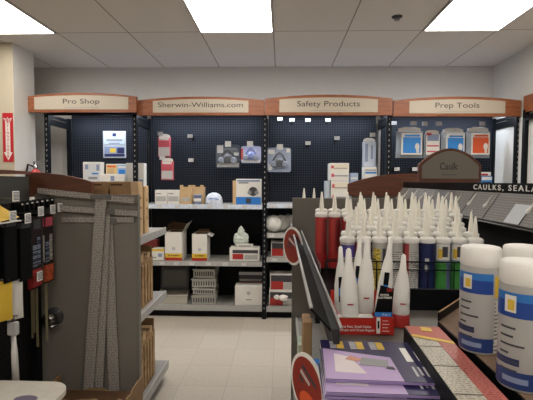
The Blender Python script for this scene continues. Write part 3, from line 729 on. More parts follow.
for z in (1.03, 0.60):
    side_shelf(t, L(-1.20), L(-0.775), 0.022, 0.76, z, M['shelf'], M['lip'], None)
MB().box(L(-1.20), L(-0.765), 0.022, 0.77, 0.08, 0.12, M['shelf']).box(L(-0.765), L(-0.757), 0.022, 0.77, 0.07, 0.125, M['lip']).build('base_deck', t)
MB().box(L(-1.20), L(-0.80), 0.03, 0.75, 0.0, 0.079, M['black']).build('kick_plate', t)
# cherry arch board on its top
a, b = P(27, 190, YE+0.03), P(92, 191, YE+0.03)
hpts = [P(px, py, YE+0.03) for px, py in ((92, 197), (92, 182), (80, 178.5), (62, 174.8), (45, 172.8), (36, 172.3), (27, 172.6), (27, 197))]
MB().prism([(q.x + 1.0, q.z) for q in hpts], 0.03, 0.055, M['dcherry']).build('header_board', t)
# ---- black endcap fixture, runs towards the camera at the left
t = thing('pegboard_fixture', 'black pegboard fixture at the left edge holding blades and bags', 'display rack', (-1.225, 1.2, 0))
MB().box(0.0, 0.02, 0.0, 0.775, 0.0, 1.24, M['pegx']).build('pegboard', t)
MB().box(0.02, 0.05, 0.735, 0.775, 0.0, 1.24, M['slot']).build('upright', t)
MB().box(-0.03, 0.0, 0.0, 0.775, 1.24, 1.36, mat('#3d3d3a', 0.5, key='grey_infill')).build('sign_face', t)
tp = [(0.0, 1.36), (0.775, 1.372), (0.775, 1.385), (0.6, 1.388), (0.4, 1.388), (0.2, 1.385), (0.0, 1.375)]
MB().add([(-0.03, y, zz) for y, zz in tp] + [(0.012, y, zz) for y, zz in tp],
         [tuple(range(6, -1, -1)), tuple(range(7, 14))] + [(i, (i+1) % 7, 7+(i+1) % 7, 7+i) for i in range(7)], M['dcherry']).build('header_board', t)
MB().box(0.021, 0.40, 0.0, 0.34, 0.52, 0.545, M['black']).prism([(0.021, 0.52), (0.38, 0.52), (0.021, 0.30)], 0.0, 0.004, M['black']).prism([(0.021, 0.52), (0.38, 0.52), (0.021, 0.30)], 0.336, 0.34, M['black']).build('shelf', t)
MB().box(0.021, 0.14, 0.0, 0.48, 0.0, 0.08, M['black']).build('base_deck', t)
XP = -1.204
def side_hook(D, z, length=0.2, lab='', tagged=True, grp='tagged hooks on the left rack'):
    t_ = thing('peg_hook', lab, 'hook', (XP, D, z), 0, grp)
    MB().tube([(0, 0, 0), (length*0.95, 0, 0), (length, 0, 0.01)], 0.003, M['steel'], 6).build('wire', t_)
    MB().box(length, length+0.003, -0.02, 0.02, -0.012, 0.03, M['white']).box(length+0.0028, length+0.0036, -0.017, 0.017, -0.008, 0.026, M['tag'], T=None).build('price_tag', t_)
    return t_
def hookpos(px, py, Xt):
    """depth at which plane x=Xt is met"""
    d = CM @ Vector(((px-266.5)/FPX, -(py-200)/FPX, -1.0)); k = Xt/d.x; return d.y*k, CAM_H + d.z*k
HK = [(13, 216, 'tagged hook nearest the camera, holding black packs'), (28, 218, 'tagged hook second from the left edge'), (41, 211, 'tagged hook above the red blade card'),
      (53, 209, 'tagged hook above the pink topped card'), (62, 207, 'tagged hook nearest the grey end panel'), (16, 196, 'tagged hook beside the yellow flyer, highest of the left rack')]
HP = []
for px, py, lab in HK:
    D, z = hookpos(px, py, -1.06); D = min(D, 1.955)
    side_hook(D, z-0.01, 0.142, lab); HP.append((D, z-0.01))
D, z = hookpos(40, 278, -1.06); side_hook(min(D, 1.95), z, 0.142, 'tagged hook below the red blade cards')
def side_card(name, label, cat, D, zt, h, wd, x, cols, thick=0.004, group=None, nslot=True):
    """card hanging face-on to the aisle (normal +x), wd along depth"""
    t_ = MB().box(-thick/2, thick/2, -wd/2, wd/2, -h, 0.0, cols[0])
    for q, (u0, v0, u1, v1, pm) in enumerate(cols[1]):
        t_.box(thick/2, thick/2+0.0008+0.0004*q, -wd/2+u0*wd, -wd/2+u1*wd, -h+v0*h, -h+v1*h, pm)
        t_.box(-wd and -thick/2, thick/2, -wd/2-0.0006-0.0003*q, -wd/2+0.0002, -h+v0*h, -h+v1*h, pm)
    o_ = t_.build(name, loc=(x, D, zt)); return tag(o_, label, cat, group)
dk = M['black']
# black packs hanging in a row near the left
bi = 0
for (D, z) in HP[:2]:
    for k in range(3):
        side_card('blade_pack', ['black hanging pack under the %s tag, outermost of three', 'black hanging pack under the %s tag, middle of three', 'black hanging pack under the %s tag, innermost of three'][k] % ('leftmost' if (D, z) == HP[0] else 'second'),
                  'pack', D, z-0.002, 0.25, 0.075, -1.075-0.03*k, (dk, [(0.1, 0.88, 0.9, 0.97, M['dgrey'])]), 0.01, group='black packs on the left rack')
flame = mat('#c4552f', 0.5, noise=0.5, scale=50, key='flame_print')
for k, ((D, z), lab) in enumerate(zip([HP[2], HP[3]], ['black and red blade card, the left one under its tag', 'black blade card with a pink top and flame print'])):
    side_card('blade_card', lab, 'card', D, z-0.012, 0.32, 0.075, -1.085, (mat('#2c2426', 0.5), [(0.05, 0.02, 0.95, 0.26, flame if k else M['dred']), (0.1, 0.3, 0.5, 0.6, M['finebl']), (0.55, 0.32, 0.85, 0.7, M['fine'] if k else M['finebl']), (0.15, 0.82, 0.9, 0.95, M['pink'] if k else M['dgrey'])]), 0.006)
D, z = hookpos(33, 222, -1.09)
side_card('blade_card', 'dark blade card with red lower end, nearest the black packs', 'card', D, z, 0.30, 0.07, -1.095, (mat('#2c2426', 0.5), [(0.05, 0.02, 0.95, 0.2, M['dred']), (0.1, 0.3, 0.4, 0.8, M['finebl'])]), 0.006)
for k in range(7):     # black clips along the hooks
    px = 20 + k*5; D, z = hookpos(px, 205 - k*0.8, -1.10)
    tag(MB().rbox(-0.03, 0.03, -0.006, 0.006, -0.03, 0.01, M['black'], 0.003).box(0.02, 0.028, -0.0065, 0.0065, 0.0, 0.006, M['white']).build('hanging_clip', loc=(-1.11, min(D, 1.95), z)),
        'small black clip above the price tags, %s from the left' % ['first', 'second', 'third', 'fourth', 'fifth', 'sixth', 'seventh'][k], 'clip', 'black clips above the price tags')
# flyer at upper left, bags
D, z = hookpos(3, 212, -1.09)
o = MB().add([(0, -0.1, -0.02), (0.06, -0.1, -0.04), (0.06, 0.075, -0.03), (0, 0.075, 0.0), (0, -0.1, 0.10), (0.004, -0.1, 0.1), (0.004, 0.06, 0.01), (0, 0.06, 0.01)],
    [(0, 1, 2, 3), (0, 3, 7, 4), (1, 5, 6, 2), (0, 4, 5, 1), (3, 2, 6, 7), (4, 7, 6, 5)], M['yellow']).build('folded_flyer', loc=(-1.12, D-0.02, z+0.005))
tag(o, 'yellow folded flyer on top of the left rack', 'flyer')
MB().box(0, 0.066, -0.1, 0.078, -0.046, -0.042, M['paper']).build('flyer_edge', o, loc=(0, 0, 0))
for k, (px, col_, lab) in enumerate([(17, M['paper'], 'white hanging bag with grey print beside the yellow bag'), (6, M['yellow'], 'yellow and white hanging bag at the left edge')]):
    D, z = hookpos(px, 281, -1.08)
    t_ = thing('hanging_bag', lab, 'bag', (-1.09, D, z-0.16))
    bg = pillow(0.065, 0.16, 0.025, col_, 6, 6, puff=0.9)
    bo = bg.build('bag', t_, (0, 0, 0.08), rz=R(60))
    MB().box(0.005, 0.035, -0.0148, -0.0135, 0.03, 0.12, M['fine'] if k == 0 else M['green']).build('printed_label', t_, (-0.02, 0, 0), rz=R(60))
    MB().tube([(-0.112, 0, 0.165), (0.02, 0, 0.165)], 0.003, M['steel'], 6).build('peg_hook', t_)
D, z = hookpos(13, 318, -1.09)
t_ = thing('caulk_tool', 'long white plastic tool hanging below the bags at the left edge', 'tool', (-1.09, D, z-0.29))
MB().tube([(0, 0, 0.22), (0, 0.004, 0.15), (0, 0.01, 0.0)], [0.010, 0.012, 0.014], M['white'], 12).build('shaft', t_)
MB().rbox(-0.02, 0.02, -0.012, 0.012, 0.22, 0.275, M['lgrey'], 0.004).tube([(0, 0, 0.275), (0, 0, 0.30)], 0.006, M['steel']).build('head', t_)
MB().tube([(-0.112, 0, 0.30), (0.02, 0, 0.30)], 0.003, M['steel'], 6).build('peg_hook', t_)
# wooden sticks
for k, (px, y0, y1, lab) in enumerate([(31.5, 276, 338, 'long thin wooden stick hanging nearest the bags'), (34.5, 276, 332, 'long thin wooden stick second from the left'), (39, 282, 345, 'long thin wooden stick in the middle of the four'), (49.5, 272, 338, 'long thin wooden stick nearest the chrome clamp')]):
    a = P(px, y0, 1.93); b = P(px, y1, 1.93)
    o = MB().box(-0.005, 0.005, -0.0025, 0.0025, 0, a.z-b.z, mat('#8d8466', 0.7, noise=0.1, scale=40, key='stick_wood')).build('wooden_stick', loc=(a.x, 1.93 - 0.01*k, b.z)); tag(o, lab, 'stick', 'wooden sticks in front of the end panel')
# chrome clamp on the panel
p = P(55, 316, YE)
t_ = thing('door_knob_set', 'chrome round knob fixed low on the grey end panel', 'knob', (p.x, YE-0.0005, p.z))
MB().lathe([(0.045, 0), (0.042, 0.008), (0.02, 0.01)], M['dgrey'], 20, T=Matrix.Rotation(R(90), 4, 'X')).build('back_plate', t_)
MB().lathe([(0.016, 0.008), (0.014, 0.03), (0.03, 0.045), (0.032, 0.06), (0.02, 0.07)], M['chrome'], 20, T=Matrix.Rotation(R(90), 4, 'X')).build('knob', t_)
MB().tube([(-0.05, -0.02, -0.01), (-0.03, -0.05, -0.028), (0.01, -0.06, -0.034), (0.04, -0.04, -0.028)], 0.007, M['chrome']).build('lever', t_)
# drywall squares
ruler = print_mat('#a39d96', '#5f5a55', 'ruler_print', rows=130, dens=0.5)
redend = print_mat('#6e5a52', '#3c3835', 'ruler_print_red', rows=42, dens=0.3)
def t_square(label, hx0, hx1, hy0, hy1, bx0, bx1, by1, Y, k, bw=11):
    """head from (hx0,hy0) to (hx1,hy1) in pixels, blade from head to (bx1, by1)"""
    a, b = P(hx0, hy0, Y), P(hx1, hy1, Y); c = P(bx0, (hy0+hy1)/2, Y); d = P(bx1, by1, Y)
    t_ = thing('drywall_square', label, 'ruler', (a.x, Y, d.z), 0, 'drywall squares on the end panel')
    o_ = Vector((a.x, Y, d.z))
    hh = 0.026
    u = (b-a).normalized(); n = Vector((-u.z, 0, u.x))
    A, B = a-o_, b-o_
    MB().prism([(A.x-n.x*hh, A.z-n.z*hh), (B.x-n.x*hh, B.z-n.z*hh), (B.x+n.x*hh*0, B.z), (A.x, A.z)], -0.004, 0.0, ruler).build('head', t_)
    C_, D_ = c-o_, d-o_; w2 = bw/FPX*Y/2
    MB().prism([(D_.x-w2, D_.z), (D_.x+w2, D_.z), (C_.x+w2, C_.z-hh*0.5), (C_.x-w2, C_.z-hh*0.5)], 0.0005, 0.004, ruler).build('blade', t_)
    MB().box(C_.x-0.05, C_.x+0.05, -0.008, -0.004, C_.z-0.03, C_.z-0.005, M['steel']).build('rivet_plate', t_)
    return t_
t_square('metal drywall square with its head highest on the end panel', 38, 134, 188, 198, 101, 87, 408, YE-0.037, 0)
t_square('metal drywall square with its head second highest', 58, 138, 205.5, 211, 105, 97, 408, YE-0.0235, 1)
t_square('metal drywall square with its head lowest, blade leaning right', 62, 134, 217, 217, 107, 115, 408, YE-0.010, 2)
# cartons on the gondola shelves
for k, (px0, px1, Y, lab) in enumerate([(92, 108, 2.15, 'brown carton left of the others behind the end panel top'), (109.5, 131, 2.14, 'wide brown carton rising behind the end panel top')]):
    carton('tall_carton', lab, 'box', px0, px1, 181.5, 200, Y, 0.1, M['carton'], [(0.05, 0.93, 0.6, 0.96, M['cartond'])], base=1.031)
for k, (px0, px1, y0, Y, lab) in enumerate([(129, 138.5, 181.5, 2.27, 'tall pale carton beside the end panel edge, with hand slots'), (139.5, 144.8, 186, 2.42, 'tall pale carton farthest along the top shelf of the left gondola')]):
    a, b = P(px0, 200, Y), P(px1, 200, Y); h = P(px1, y0, Y).z-1.031
    c = MB().rbox(-(b.x-a.x)/2, (b.x-a.x)/2, 0, 0.07, 0, h, M['kraft'], 0.003)
    for q in (0.3, 0.5, 0.68): c.box((b.x-a.x)/2-0.001, (b.x-a.x)/2+0.001, 0.03, 0.042, h*q, h*q+0.012, M['cartond'])
    c.build('x') if 0 else tag(c.build('tall_carton', loc=((a.x+b.x)/2, Y, 1.031)), lab, 'box')
plank = wood_mat('#8d6f4c', '#b3946a', 'ribbed_cardboard', (6, 6, 6), 0.8)
for k, (z, h, x1, lab) in enumerate([(0.601, 0.34, -0.80, 'ribbed brown display carton on the middle shelf of the left gondola'), (0.121, 0.36, -0.79, 'ribbed brown display carton on the base deck of the left gondola')]):
    t_ = thing('display_carton', lab, 'box', (x1-0.16, 2.05, z))
    MB().box(-0.16, 0.16, 0, 0.5, 0, 0.004, M['carton']).box(0.156, 0.16, 0, 0.5, 0.004, h*0.8, M['carton']).box(-0.16, -0.156, 0, 0.5, 0.004, h, M['carton']).box(-0.156, 0.156, 0.496, 0.5, 0.004, h, M['carton']).box(-0.156, 0.156, 0, 0.004, 0.004, h*0.8, M['carton']).build('body', t_)
    rb = MB()
    for q in range(9): rb.box(0.161, 0.166, 0.02+q*0.053, 0.055+q*0.053, 0.02, h*0.74, plank)
    rb.build('ribs', t_)
    ct = MB()
    for q in range(8): ct.box(-0.15, 0.15, 0.01+q*0.06, 0.06+q*0.06, 0.006, h*(0.86 + 0.03*(q % 3)), M['kraft'] if q % 2 else M['carton'])
    ct.build('packed_sleeves', t_)
# white rounded box bottom left + torn carton
t_ = thing('rounded_tub', 'white rounded box with purple print at the bottom left corner', 'box', (-0.965, 1.385, 0.546))
n = 16; pts = []
hx, hy = 0.17, 0.16
pts = [(-hx, -hy), (hx-0.08, -hy)] + [(hx-0.08+0.08*math.sin(R(a)), -hy+0.08-0.08*math.cos(R(a))) for a in range(10, 91, 10)] + [(hx, hy-0.08)] + [(hx-0.08+0.08*math.cos(R(a)), hy-0.08+0.08*math.sin(R(a))) for a in range(10, 91, 10)] + [(-hx, hy)]
N = len(pts); H = Z(381, 1.545, 30) - 0.546
MB().add([(x, y, 0) for x, y in pts] + [(x, y, H) for x, y in pts], [tuple(range(N-1, -1, -1)), tuple(range(N, 2*N))] + [(i, (i+1) % N, N+(i+1) % N, N+i) for i in range(N)], mat('#c9c4b8', 0.55, noise=0.06, scale=25, key='worn_white_card')).build('body', t_)
MB().prism([(-0.10, -0.003), (0.02, -0.003), (0.02, 0.003), (-0.10, 0.003)], H, H+0.001, M['bluegrey']) if 0 else None
MB().box(-0.12, 0.02, -0.02, -0.016, H, H+0.0008, mat('#5d5468', 0.6), T=Matrix.Rotation(R(35), 4, 'Z')).lathe([(0.035, H), (0.035, H+0.0008)], mat('#6f6578', 0.6), 14, sx=1.2, sy=0.7, T=Matrix.Translation((0.06, 0.03, 0))).lathe([(0.03, H), (0.03, H+0.0008)], mat('#6f6578', 0.6), 9, sx=0.6, sy=1.5, T=Matrix.Translation((-0.05, -0.06, 0))).build('printed_flowers', t_)
t_ = thing('torn_carton', 'torn brown carton standing below the end panel at the bottom of the picture', 'box', (-0.86, 1.72, 0.0))
b_ = MB(); hh = Z(401, 1.72, 100)
def ragged(x0, x1, h, n, seed, jag=0.03):
    rnd = random.Random(seed); return [(x0, 0), (x1, 0)] + [(x1+(x0-x1)*i/n, h+rnd.uniform(-jag, jag)*(1 if 0 < i < n else 0)) for i in range(n+1)]
b_.prism(ragged(-0.2, 0.2, hh, 12, 2, 0.012), 0, 0.004, M['carton']).prism(ragged(-0.2, 0.2, Z(390, 1.93, 100), 12, 4, 0.012), 0.21, 0.214, M['carton'])
b_.prism(ragged(0.004, 0.21, hh+0.01, 8, 5, 0.01), -0.002, 0.002, M['carton'], T=Matrix.Translation((0.2, 0, 0)) @ Matrix.Rotation(R(90), 4, 'Z'))
b_.prism(ragged(0.004, 0.21, hh+0.01, 8, 6, 0.01), -0.002, 0.002, M['carton'], T=Matrix.Translation((-0.2, 0, 0)) @ Matrix.Rotation(R(90), 4, 'Z'))
b_.box(-0.19, 0.19, 0.006, 0.208, 0, 0.004, M['carton']); b_.build('body', t_)
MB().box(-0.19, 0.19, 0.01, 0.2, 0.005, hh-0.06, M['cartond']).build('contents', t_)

# ------------------------------------------------------------------ right aisle gondola (caulk)
SZ = 0.985     # top shelf height
YR0, YR1 = 0.42, 2.40
t = thing('aisle_gondola', 'grey and black aisle shelving full of caulk tubes, right of the aisle', 'shelving unit', (0, 0, 0))
gond = t
ztop = Z(198, YR1, 300)
MB().box(0.068, 0.80, YR1, YR1+0.02, 0.0, ztop, M['panel']).box(0.066, 0.082, YR1-0.006, YR1, 0.0, ztop, M['panel2']).build('end_panel', t)
MB().box(0.80, 0.815, YR0, YR1-0.01, 0.05, 1.195, M['pegx']).build('back_panel', t)
MB().box(0.108, 0.799, YR0, 1.27, SZ-0.02, SZ-0.0003, mat('#6b6862', 0.5, noise=0.08, scale=30, key='worn_shelf')).build('shelf', t)
RZ = 0.925
MB().box(0.108, 0.799, 1.271, YR1-0.008, RZ-0.02, RZ-0.0005, M['black']).build('shelf', t)
MB().box(0.108, 0.799, 1.2705, 1.2709, RZ-0.02, SZ-0.02, M['black']).build('shelf_riser', t)
lipm = mat('#161616', 0.8, key='dark_lip')
NL = 0.80
lo_ = MB().add([(0.100, NL, 1.057), (0.060, NL, 1.10), (0.060, YR1-0.01, 1.10), (0.100, YR1-0.01, 1.057), (0.098, NL, 1.052), (0.058, NL, 1.095), (0.058, YR1-0.01, 1.095), (0.098, YR1-0.01, 1.052)],
    [(0, 1, 2, 3), (7, 6, 5, 4), (0, 4, 5, 1), (3, 2, 6, 7), (1, 5, 6, 2), (0, 3, 7, 4)], lipm).build('shelf_lip', t)
MB().tube([(0.060, NL, 1.10), (0.060, YR1-0.01, 1.10)], 0.0038, M['lip'], 8).build('lip_rail', lo_)
MB().add([(0.100, NL, 1.057), (0.116, NL, 1.057), (0.116, YR1-0.01, 1.057), (0.100, YR1-0.01, 1.057), (0.116, NL, SZ), (0.116, YR1-0.01, SZ), (0.110, NL, SZ), (0.110, YR1-0.01, SZ)],
    [(0, 1, 2, 3), (1, 4, 5, 2), (4, 6, 7, 5), (0, 3, 7, 6), (0, 6, 4, 1), (3, 2, 5, 7)], mat('#303030', 0.6)).build('price_channel', lo_)
MB().tube([(0.119, NL, 1.06), (0.119, YR1-0.01, 1.06)], 0.0035, M['lip'], 8).build('lip_rail', lo_)
for z in (0.55,):
    sh = MB().box(0.10, 0.799, YR0, YR1-0.008, z-0.025, z, M['shelf']).build('shelf', t)
    MB().box(0.09, 0.099, YR0, YR1-0.008, z-0.04, z+0.006, M['lip']).build('price_channel', sh)
MB().box(0.08, 0.799, YR0, YR1-0.008, 0.08, 0.12, M['shelf']).build('base_deck', t)
MB().box(0.12, 0.799, YR0+0.01, YR1-0.02, 0.0, 0.079, M['black']).build('kick_plate', t)
# topper: black strip + slanted colour chart
y0c, y1c = 1.0, 2.86
st = MB().box(0.83, 0.842, y0c, y1c, 1.305, 1.342, mat('#141414', 0.4, key='black_sign')).build('topper_sign', t)
to = text('CAULKS, SEALANTS', 0.029, M['white'], st, (0.8285, 1.82, 1.3235), rot=(R(90), 0, R(-90)), xs=1.7, align='LEFT', space=1.35, bold=0.0004)
chm = print_mat('#625e5a', '#77736e', 'chart_print', rows=110, axis=2, other=1, dens=0.45)
ch = MB().add([(0.83, y0c, 1.305), (0.83, y1c, 1.305), (0.765, y1c, 1.205), (0.765, y0c, 1.205), (0.836, y0c, 1.30), (0.836, y1c, 1.30), (0.771, y1c, 1.20), (0.771, y0c, 1.20)],
    [(0, 1, 2, 3), (7, 6, 5, 4), (0, 3, 7, 4), (1, 5, 6, 2), (3, 2, 6, 7), (0, 4, 5, 1)], chm).build('colour_chart', t)
nrm = Vector((-0.10, 0, 0.065)).normalized()
def on_chart(y, v, e=0.002):
    return Vector((0.83-0.065*v, y, 1.305-0.10*v)) + nrm*e
bp = [404, 413, 422, 432, 446, 459, 471.5, 487, 529]
bp = [405.5, 414, 422, 431, 444, 457, 470, 486, 529]
dots = ['#a33', '#393', '#33a', '#339', '#a33', '#a33', '#ccc', '#888', '#888']
for i, px in enumerate(bp):
    D = 0.81*FPX/((px-281)) ; D = min(max(D, 1.02), 2.8)
    c0, c1 = on_chart(D, 0.1), on_chart(D+0.0, 0.62)
    MB().tube([c0, c0.lerp(c1, 0.6), c0.lerp(c1, 0.85), c1], [0.002, 0.004, 0.009, 0.003], M['white'], 8).build('bead_sample', ch)
for i, px in enumerate(bp[:7]):
    D = 0.79*FPX/((px-281)); c = on_chart(D-0.02, 0.78)
    MB().tube([c, c+Vector((0, -0.012, 0))], 0.004, [M['red'], M['green'], M['blue'], M['navy'], M['red'], M['red'], M['white']][i], 6).build('colour_dot', ch)
for y in [1.2, 1.36, 1.6, 1.8, 2.0, 2.2, 2.4, 2.6]:
    a, b = on_chart(y, 0.02, 0.001), on_chart(y, 0.98, 0.001)
    MB().tube([a, b], 0.0012, M['dgrey'], 4).build('divider_line', ch)
qa = [on_chart(1.36, 0.35, .003), on_chart(1.45, 0.35, .003), on_chart(1.45, 0.98, .003), on_chart(1.36, 0.98, .003)]
MB().quad(*qa, print_mat('#c8ccd0', '#555', 'chart_label' , rows=60, axis=2, other=1) if 0 else mat('#b8bcc0', 0.5)).build('pasted_label', ch)
MB().box(0.762, 0.774, y0c, y1c, 1.185, 1.20, M['black']).build('chart_frame', t)
MB().tube([(0.755, y0c, 1.198), (0.755, y1c, 1.198)], 0.003, M['steel'], 6).build('chart_rail', t)
for y in (1.02, 1.9, 2.7): MB().box(0.843, 0.86, y, y+0.02, 1.2 if y < 2.5 else 1.2, 1.335, M['black']).build('topper_bracket', t)
MB().box(0.80, 0.845, YR1+0.021, y1c, 0.0, 1.2, M['slot']).build('rear_frame', t)
# brown arch header and caulk header
pts = [P(px, py, 2.90) for px, py in ((348, 196), (348, 184), (355, 181.3), (365, 178.6), (376, 176.2), (388, 174.6), (400, 173.6), (412, 173.4), (424, 174), (436, 175.5), (446, 178), (446, 196))]
o = MB().prism([(q.x, q.z) for q in pts], 2.90, 2.925, M['dcherry']).build('header_board', t)
MB().box(P(352, 190, 2.9).x, P(440, 190, 2.9).x, 2.926, 2.95, 0.0, P(400, 195, 2.9).z, M['panel']).build('rear_panel', t)
p = P(448.5, 182, 2.2)
a, b = P(418, 182, 2.2), P(480, 182, 2.2); w_ = b.x-a.x; zb_ = Z(183.5, 2.2, 448)
t_ = thing('caulk_sign', 'small arched cherry framed sign reading Caulk, standing on the black topper', 'sign', ((a.x+b.x)/2, 2.2, max(zb_, 1.3425)))
hL = P(420, 165.5, 2.2).z - zb_; hC = P(448, 149.5, 2.2).z - zb_
def arch2(w_, h0, h1, n=18, e=1.9): 
    pts = [(-w_/2, 0), (w_/2, 0)]
    for i in range(n+1):
        u = 1-2*i/n; pts.append((u*w_/2, h0+(h1-h0)*(1-abs(u)**e)))
    return pts
MB().prism(arch2(w_, hL, hC), -0.012, 0.012, M['dcherry']).build('frame', t_)
MB().prism([(x, z_+0.02) for x, z_ in arch2(w_-0.03, hL-0.028, hC-0.034)], -0.015, -0.0121, mat('#7c766c', 0.5, key='taupe_face')).build('sign_face', t_)
text('Caulk', 0.052, M['ink'], t_, (-0.01, -0.0158, 0.082), xs=0.75, bold=0.0003)
MB().box(-0.045, 0.03, -0.0158, -0.0149, 0.038, 0.041, M['dgrey']).build('small_line', t_)

# ---- caulk tubes
tube_r = 0.0235; TB = 0.20
def make_tube(kind, label):
    t_ = thing('caulk_tube', label, 'caulk tube', (0, 0, 0), 0, None)
    base = {'red': M['dred'], 'blue': M['navy'], 'green': mat('#7d8896', 0.45), 'grey': mat('#b3b1ac', 0.45), 'redgrey': mat('#b3b1ac', 0.45), 'purple': mat('#b5b3ae', 0.45), 'yellow': mat('#a9a6a0', 0.45)}[kind]
    b_ = MB().lathe([(tube_r, 0), (tube_r, TB)], base, 16)
    e = tube_r+0.0005
    if kind == 'red': b_.band(e, 0.01, 0.05, -170, -10, M['red']).band(e, 0.06, TB-0.01, -150, -95, mat('#b23a34', 0.45)).band(e, 0.06, TB-0.01, -80, -40, mat('#7a2a26', 0.45))
    if kind == 'redgrey': b_.band(e, 0.02, TB-0.005, -175, -120, mat('#a84446', 0.45)).band(e, 0.03, TB-0.03, -110, -20, M['fine'])
    if kind == 'grey': b_.band(e, 0.1, TB-0.005, -150, -40, M['fine']).band(e, 0.02, 0.08, -160, -20, M['bluegrey'])
    if kind == 'purple': b_.band(e, TB-0.05, TB-0.01, -170, -10, mat('#4a3f86', 0.45)).band(e, 0.02, TB-0.06, -170, -110, M['dred'])
    if kind == 'yellow': b_.band(e, 0.03, TB-0.02, -150, -90, mat('#c7b04e', 0.45, noise=0.8, scale=200)).band(e, 0.03, TB-0.02, -75, -45, M['dgrey'])
    if kind == 'blue': b_.band(e, 0.11, 0.13, -120, -90, M['lgrey']).band(e, 0.14, 0.15, -120, -90, M['lgrey'])
    if kind == 'green': b_.band(e, 0.0, 0.14, -170, -90, M['green']).band(e, 0.145, TB-0.004, -170, -60, M['paper']).band(e+.0003, 0.15, TB-0.02, -150, -120, M['yellow']).band(e+.0003, 0.155, TB-0.012, -120, -80, M['dgrey']).band(e, 0.0, 0.14, -88, -20, mat('#5d6c88', 0.45))
    b_.build('cartridge', t_)
    MB().lathe([(tube_r+0.0012, TB-0.002), (tube_r+0.0018, TB+0.002), (tube_r+0.0018, TB+0.010), (tube_r-0.003, TB+0.014), (0.012, TB+0.016)], M['white'], 16).build('collar', t_)
    MB().lathe([(0.0095, TB+0.015), (0.0085, TB+0.03), (0.0065, TB+0.052), (0.0032, TB+0.080), (0.0015, TB+0.083)], M['nozzle'], 10).build('nozzle', t_)
    return t_
protos = {}
cols = {'red': 'dark red', 'blue': 'navy blue', 'green': 'green and blue-grey', 'grey': 'pale grey', 'redgrey': 'grey with a red stripe', 'purple': 'white with a purple band', 'yellow': 'grey with a yellow striped band'}
def put_tube(kind, x, y, z, label, s_=1.0):
    if kind not in protos: c = protos[kind] = make_tube(kind, label)
    else: c = copy_tree(protos[kind])
    c.location = (x, y, z); c.rotation_euler = (0, 0, random.uniform(-0.25, 0.25)); c['label'] = label; c['group'] = 'caulk tubes standing in the rack'
    return c
Y0 = 1.34; TB0 = 1.165 - TB - 0.012     # bottom of the front row
front = ['purple', 'redgrey', 'yellow', 'redgrey', 'redgrey', 'blue', 'green', 'green', 'grey']
ordn = ['first', 'second', 'third', 'fourth', 'fifth', 'sixth', 'seventh', 'eighth', 'ninth', 'tenth', 'eleventh', 'twelfth']
fx = [347.5 + 15.9*i for i in range(9)]
slope = 0.20
for i, (px, k) in enumerate(zip(fx, front)):
    put_tube(k, P(px, 250, Y0).x, Y0, TB0, '%s caulk tube, %s from the left in the front row' % (cols[k], ordn[i]))
rowk = [['red', 'redgrey', 'red', 'redgrey', 'grey', 'blue', 'grey', 'blue', 'grey'], ['purple', 'red', 'blue', 'grey', 'blue', 'grey', 'redgrey', 'grey', 'green'],
        ['grey', 'red', 'redgrey', 'blue', 'grey', 'green', 'blue', 'grey', 'grey'], ['red', 'red', 'blue', 'grey', 'red', 'grey', 'blue', 'green', 'redgrey'],
        ['red', 'red', 'red', 'red', 'grey', 'redgrey', 'blue', 'grey', 'green', 'grey', 'grey'], ['grey', 'red', 'grey', 'red', 'blue', 'grey', 'grey', 'blue', 'grey', 'grey', 'blue']]
for r_, kinds in enumerate(rowk):
    y = Y0 + 0.056*(r_+1); zz = TB0 + slope*0.056*(r_+1)
    for i, k in enumerate(kinds):
        if r_ in (1, 2, 3) and i == 0: continue
        if r_ < 4:
            x = P(fx[i], 250, Y0).x + (0.012 if r_ % 2 == 0 else -0.006)
        else:
            x = 0.158 + 0.0515*i + (0.006 if r_ == 5 else 0)
        where = ['second', 'third', 'fourth', 'fifth', 'sixth', 'rearmost'][r_]
        put_tube(k, x, y, zz, '%s caulk tube, %s from the left in the %s row' % (cols[k], ordn[i], where))
# sloped black rack under the tubes, wires
t_ = thing('wire_rack', 'black wire rack that holds the standing caulk tubes', 'rack', (0, 0, 0))
yA, yB = Y0-0.04, Y0+0.056*6+0.06
zA, zB = TB0-0.001-slope*0.04, TB0-0.001+slope*(0.056*6+0.06)
zA2 = zA - 0.0065; 
def sl(y): return TB0-0.0065 + slope*(y-Y0)
MB().add([(0.135, yA, sl(yA)), (0.78, yA, sl(yA)), (0.78, yB, sl(yB)), (0.135, yB, sl(yB)), (0.135, yA, sl(yA)-0.006), (0.78, yA, sl(yA)-0.006), (0.78, yB, sl(yB)-0.006), (0.135, yB, sl(yB)-0.006)],
    [(0, 1, 2, 3), (7, 6, 5, 4), (0, 4, 5, 1), (1, 5, 6, 2), (2, 6, 7, 3), (3, 7, 4, 0)], M['black']).build('sloped_tray', t_)
wr = MB()
for z in (1.07, 1.095): wr.tube([(0.14, yA, z), (0.78, yA, z)], 0.0022, M['black'], 6)
for x in [0.14 + 0.08*k for k in range(9)]: wr.tube([(x, yA, RZ), (x, yA, 1.095)], 0.0018, M['black'], 6)
wr.build('front_wires', t_)
MB().box(0.15, 0.78, yA-0.006, yA-0.002, RZ+0.001, TB0+0.02, M['black']).build('front_plate', t_)
for k in range(8):
    y = 1.0 + 0.05*k
    wv = MB().tube([(0.14, y, RZ), (0.14, y, 1.05-0.0*k), (0.145, y, 1.065+0.006*k), (0.30, y+0.01, 1.065+0.006*k), (0.305, y+0.01, 1.05), (0.305, y+0.01, RZ)], 0.0018, M['black'], 6)
    wv.build('wire_loop', t_) if 1.285 < y < 1.32 else None
for k in range(7):
    y = 1.36+0.05*k
    MB().tube([(0.1255, y, 1.0), (0.1255, y, 1.075), (0.1300, y, 1.075), (0.1300, y, 1.0)], 0.0018, M['steel'], 6).build('wire_loop', t_)
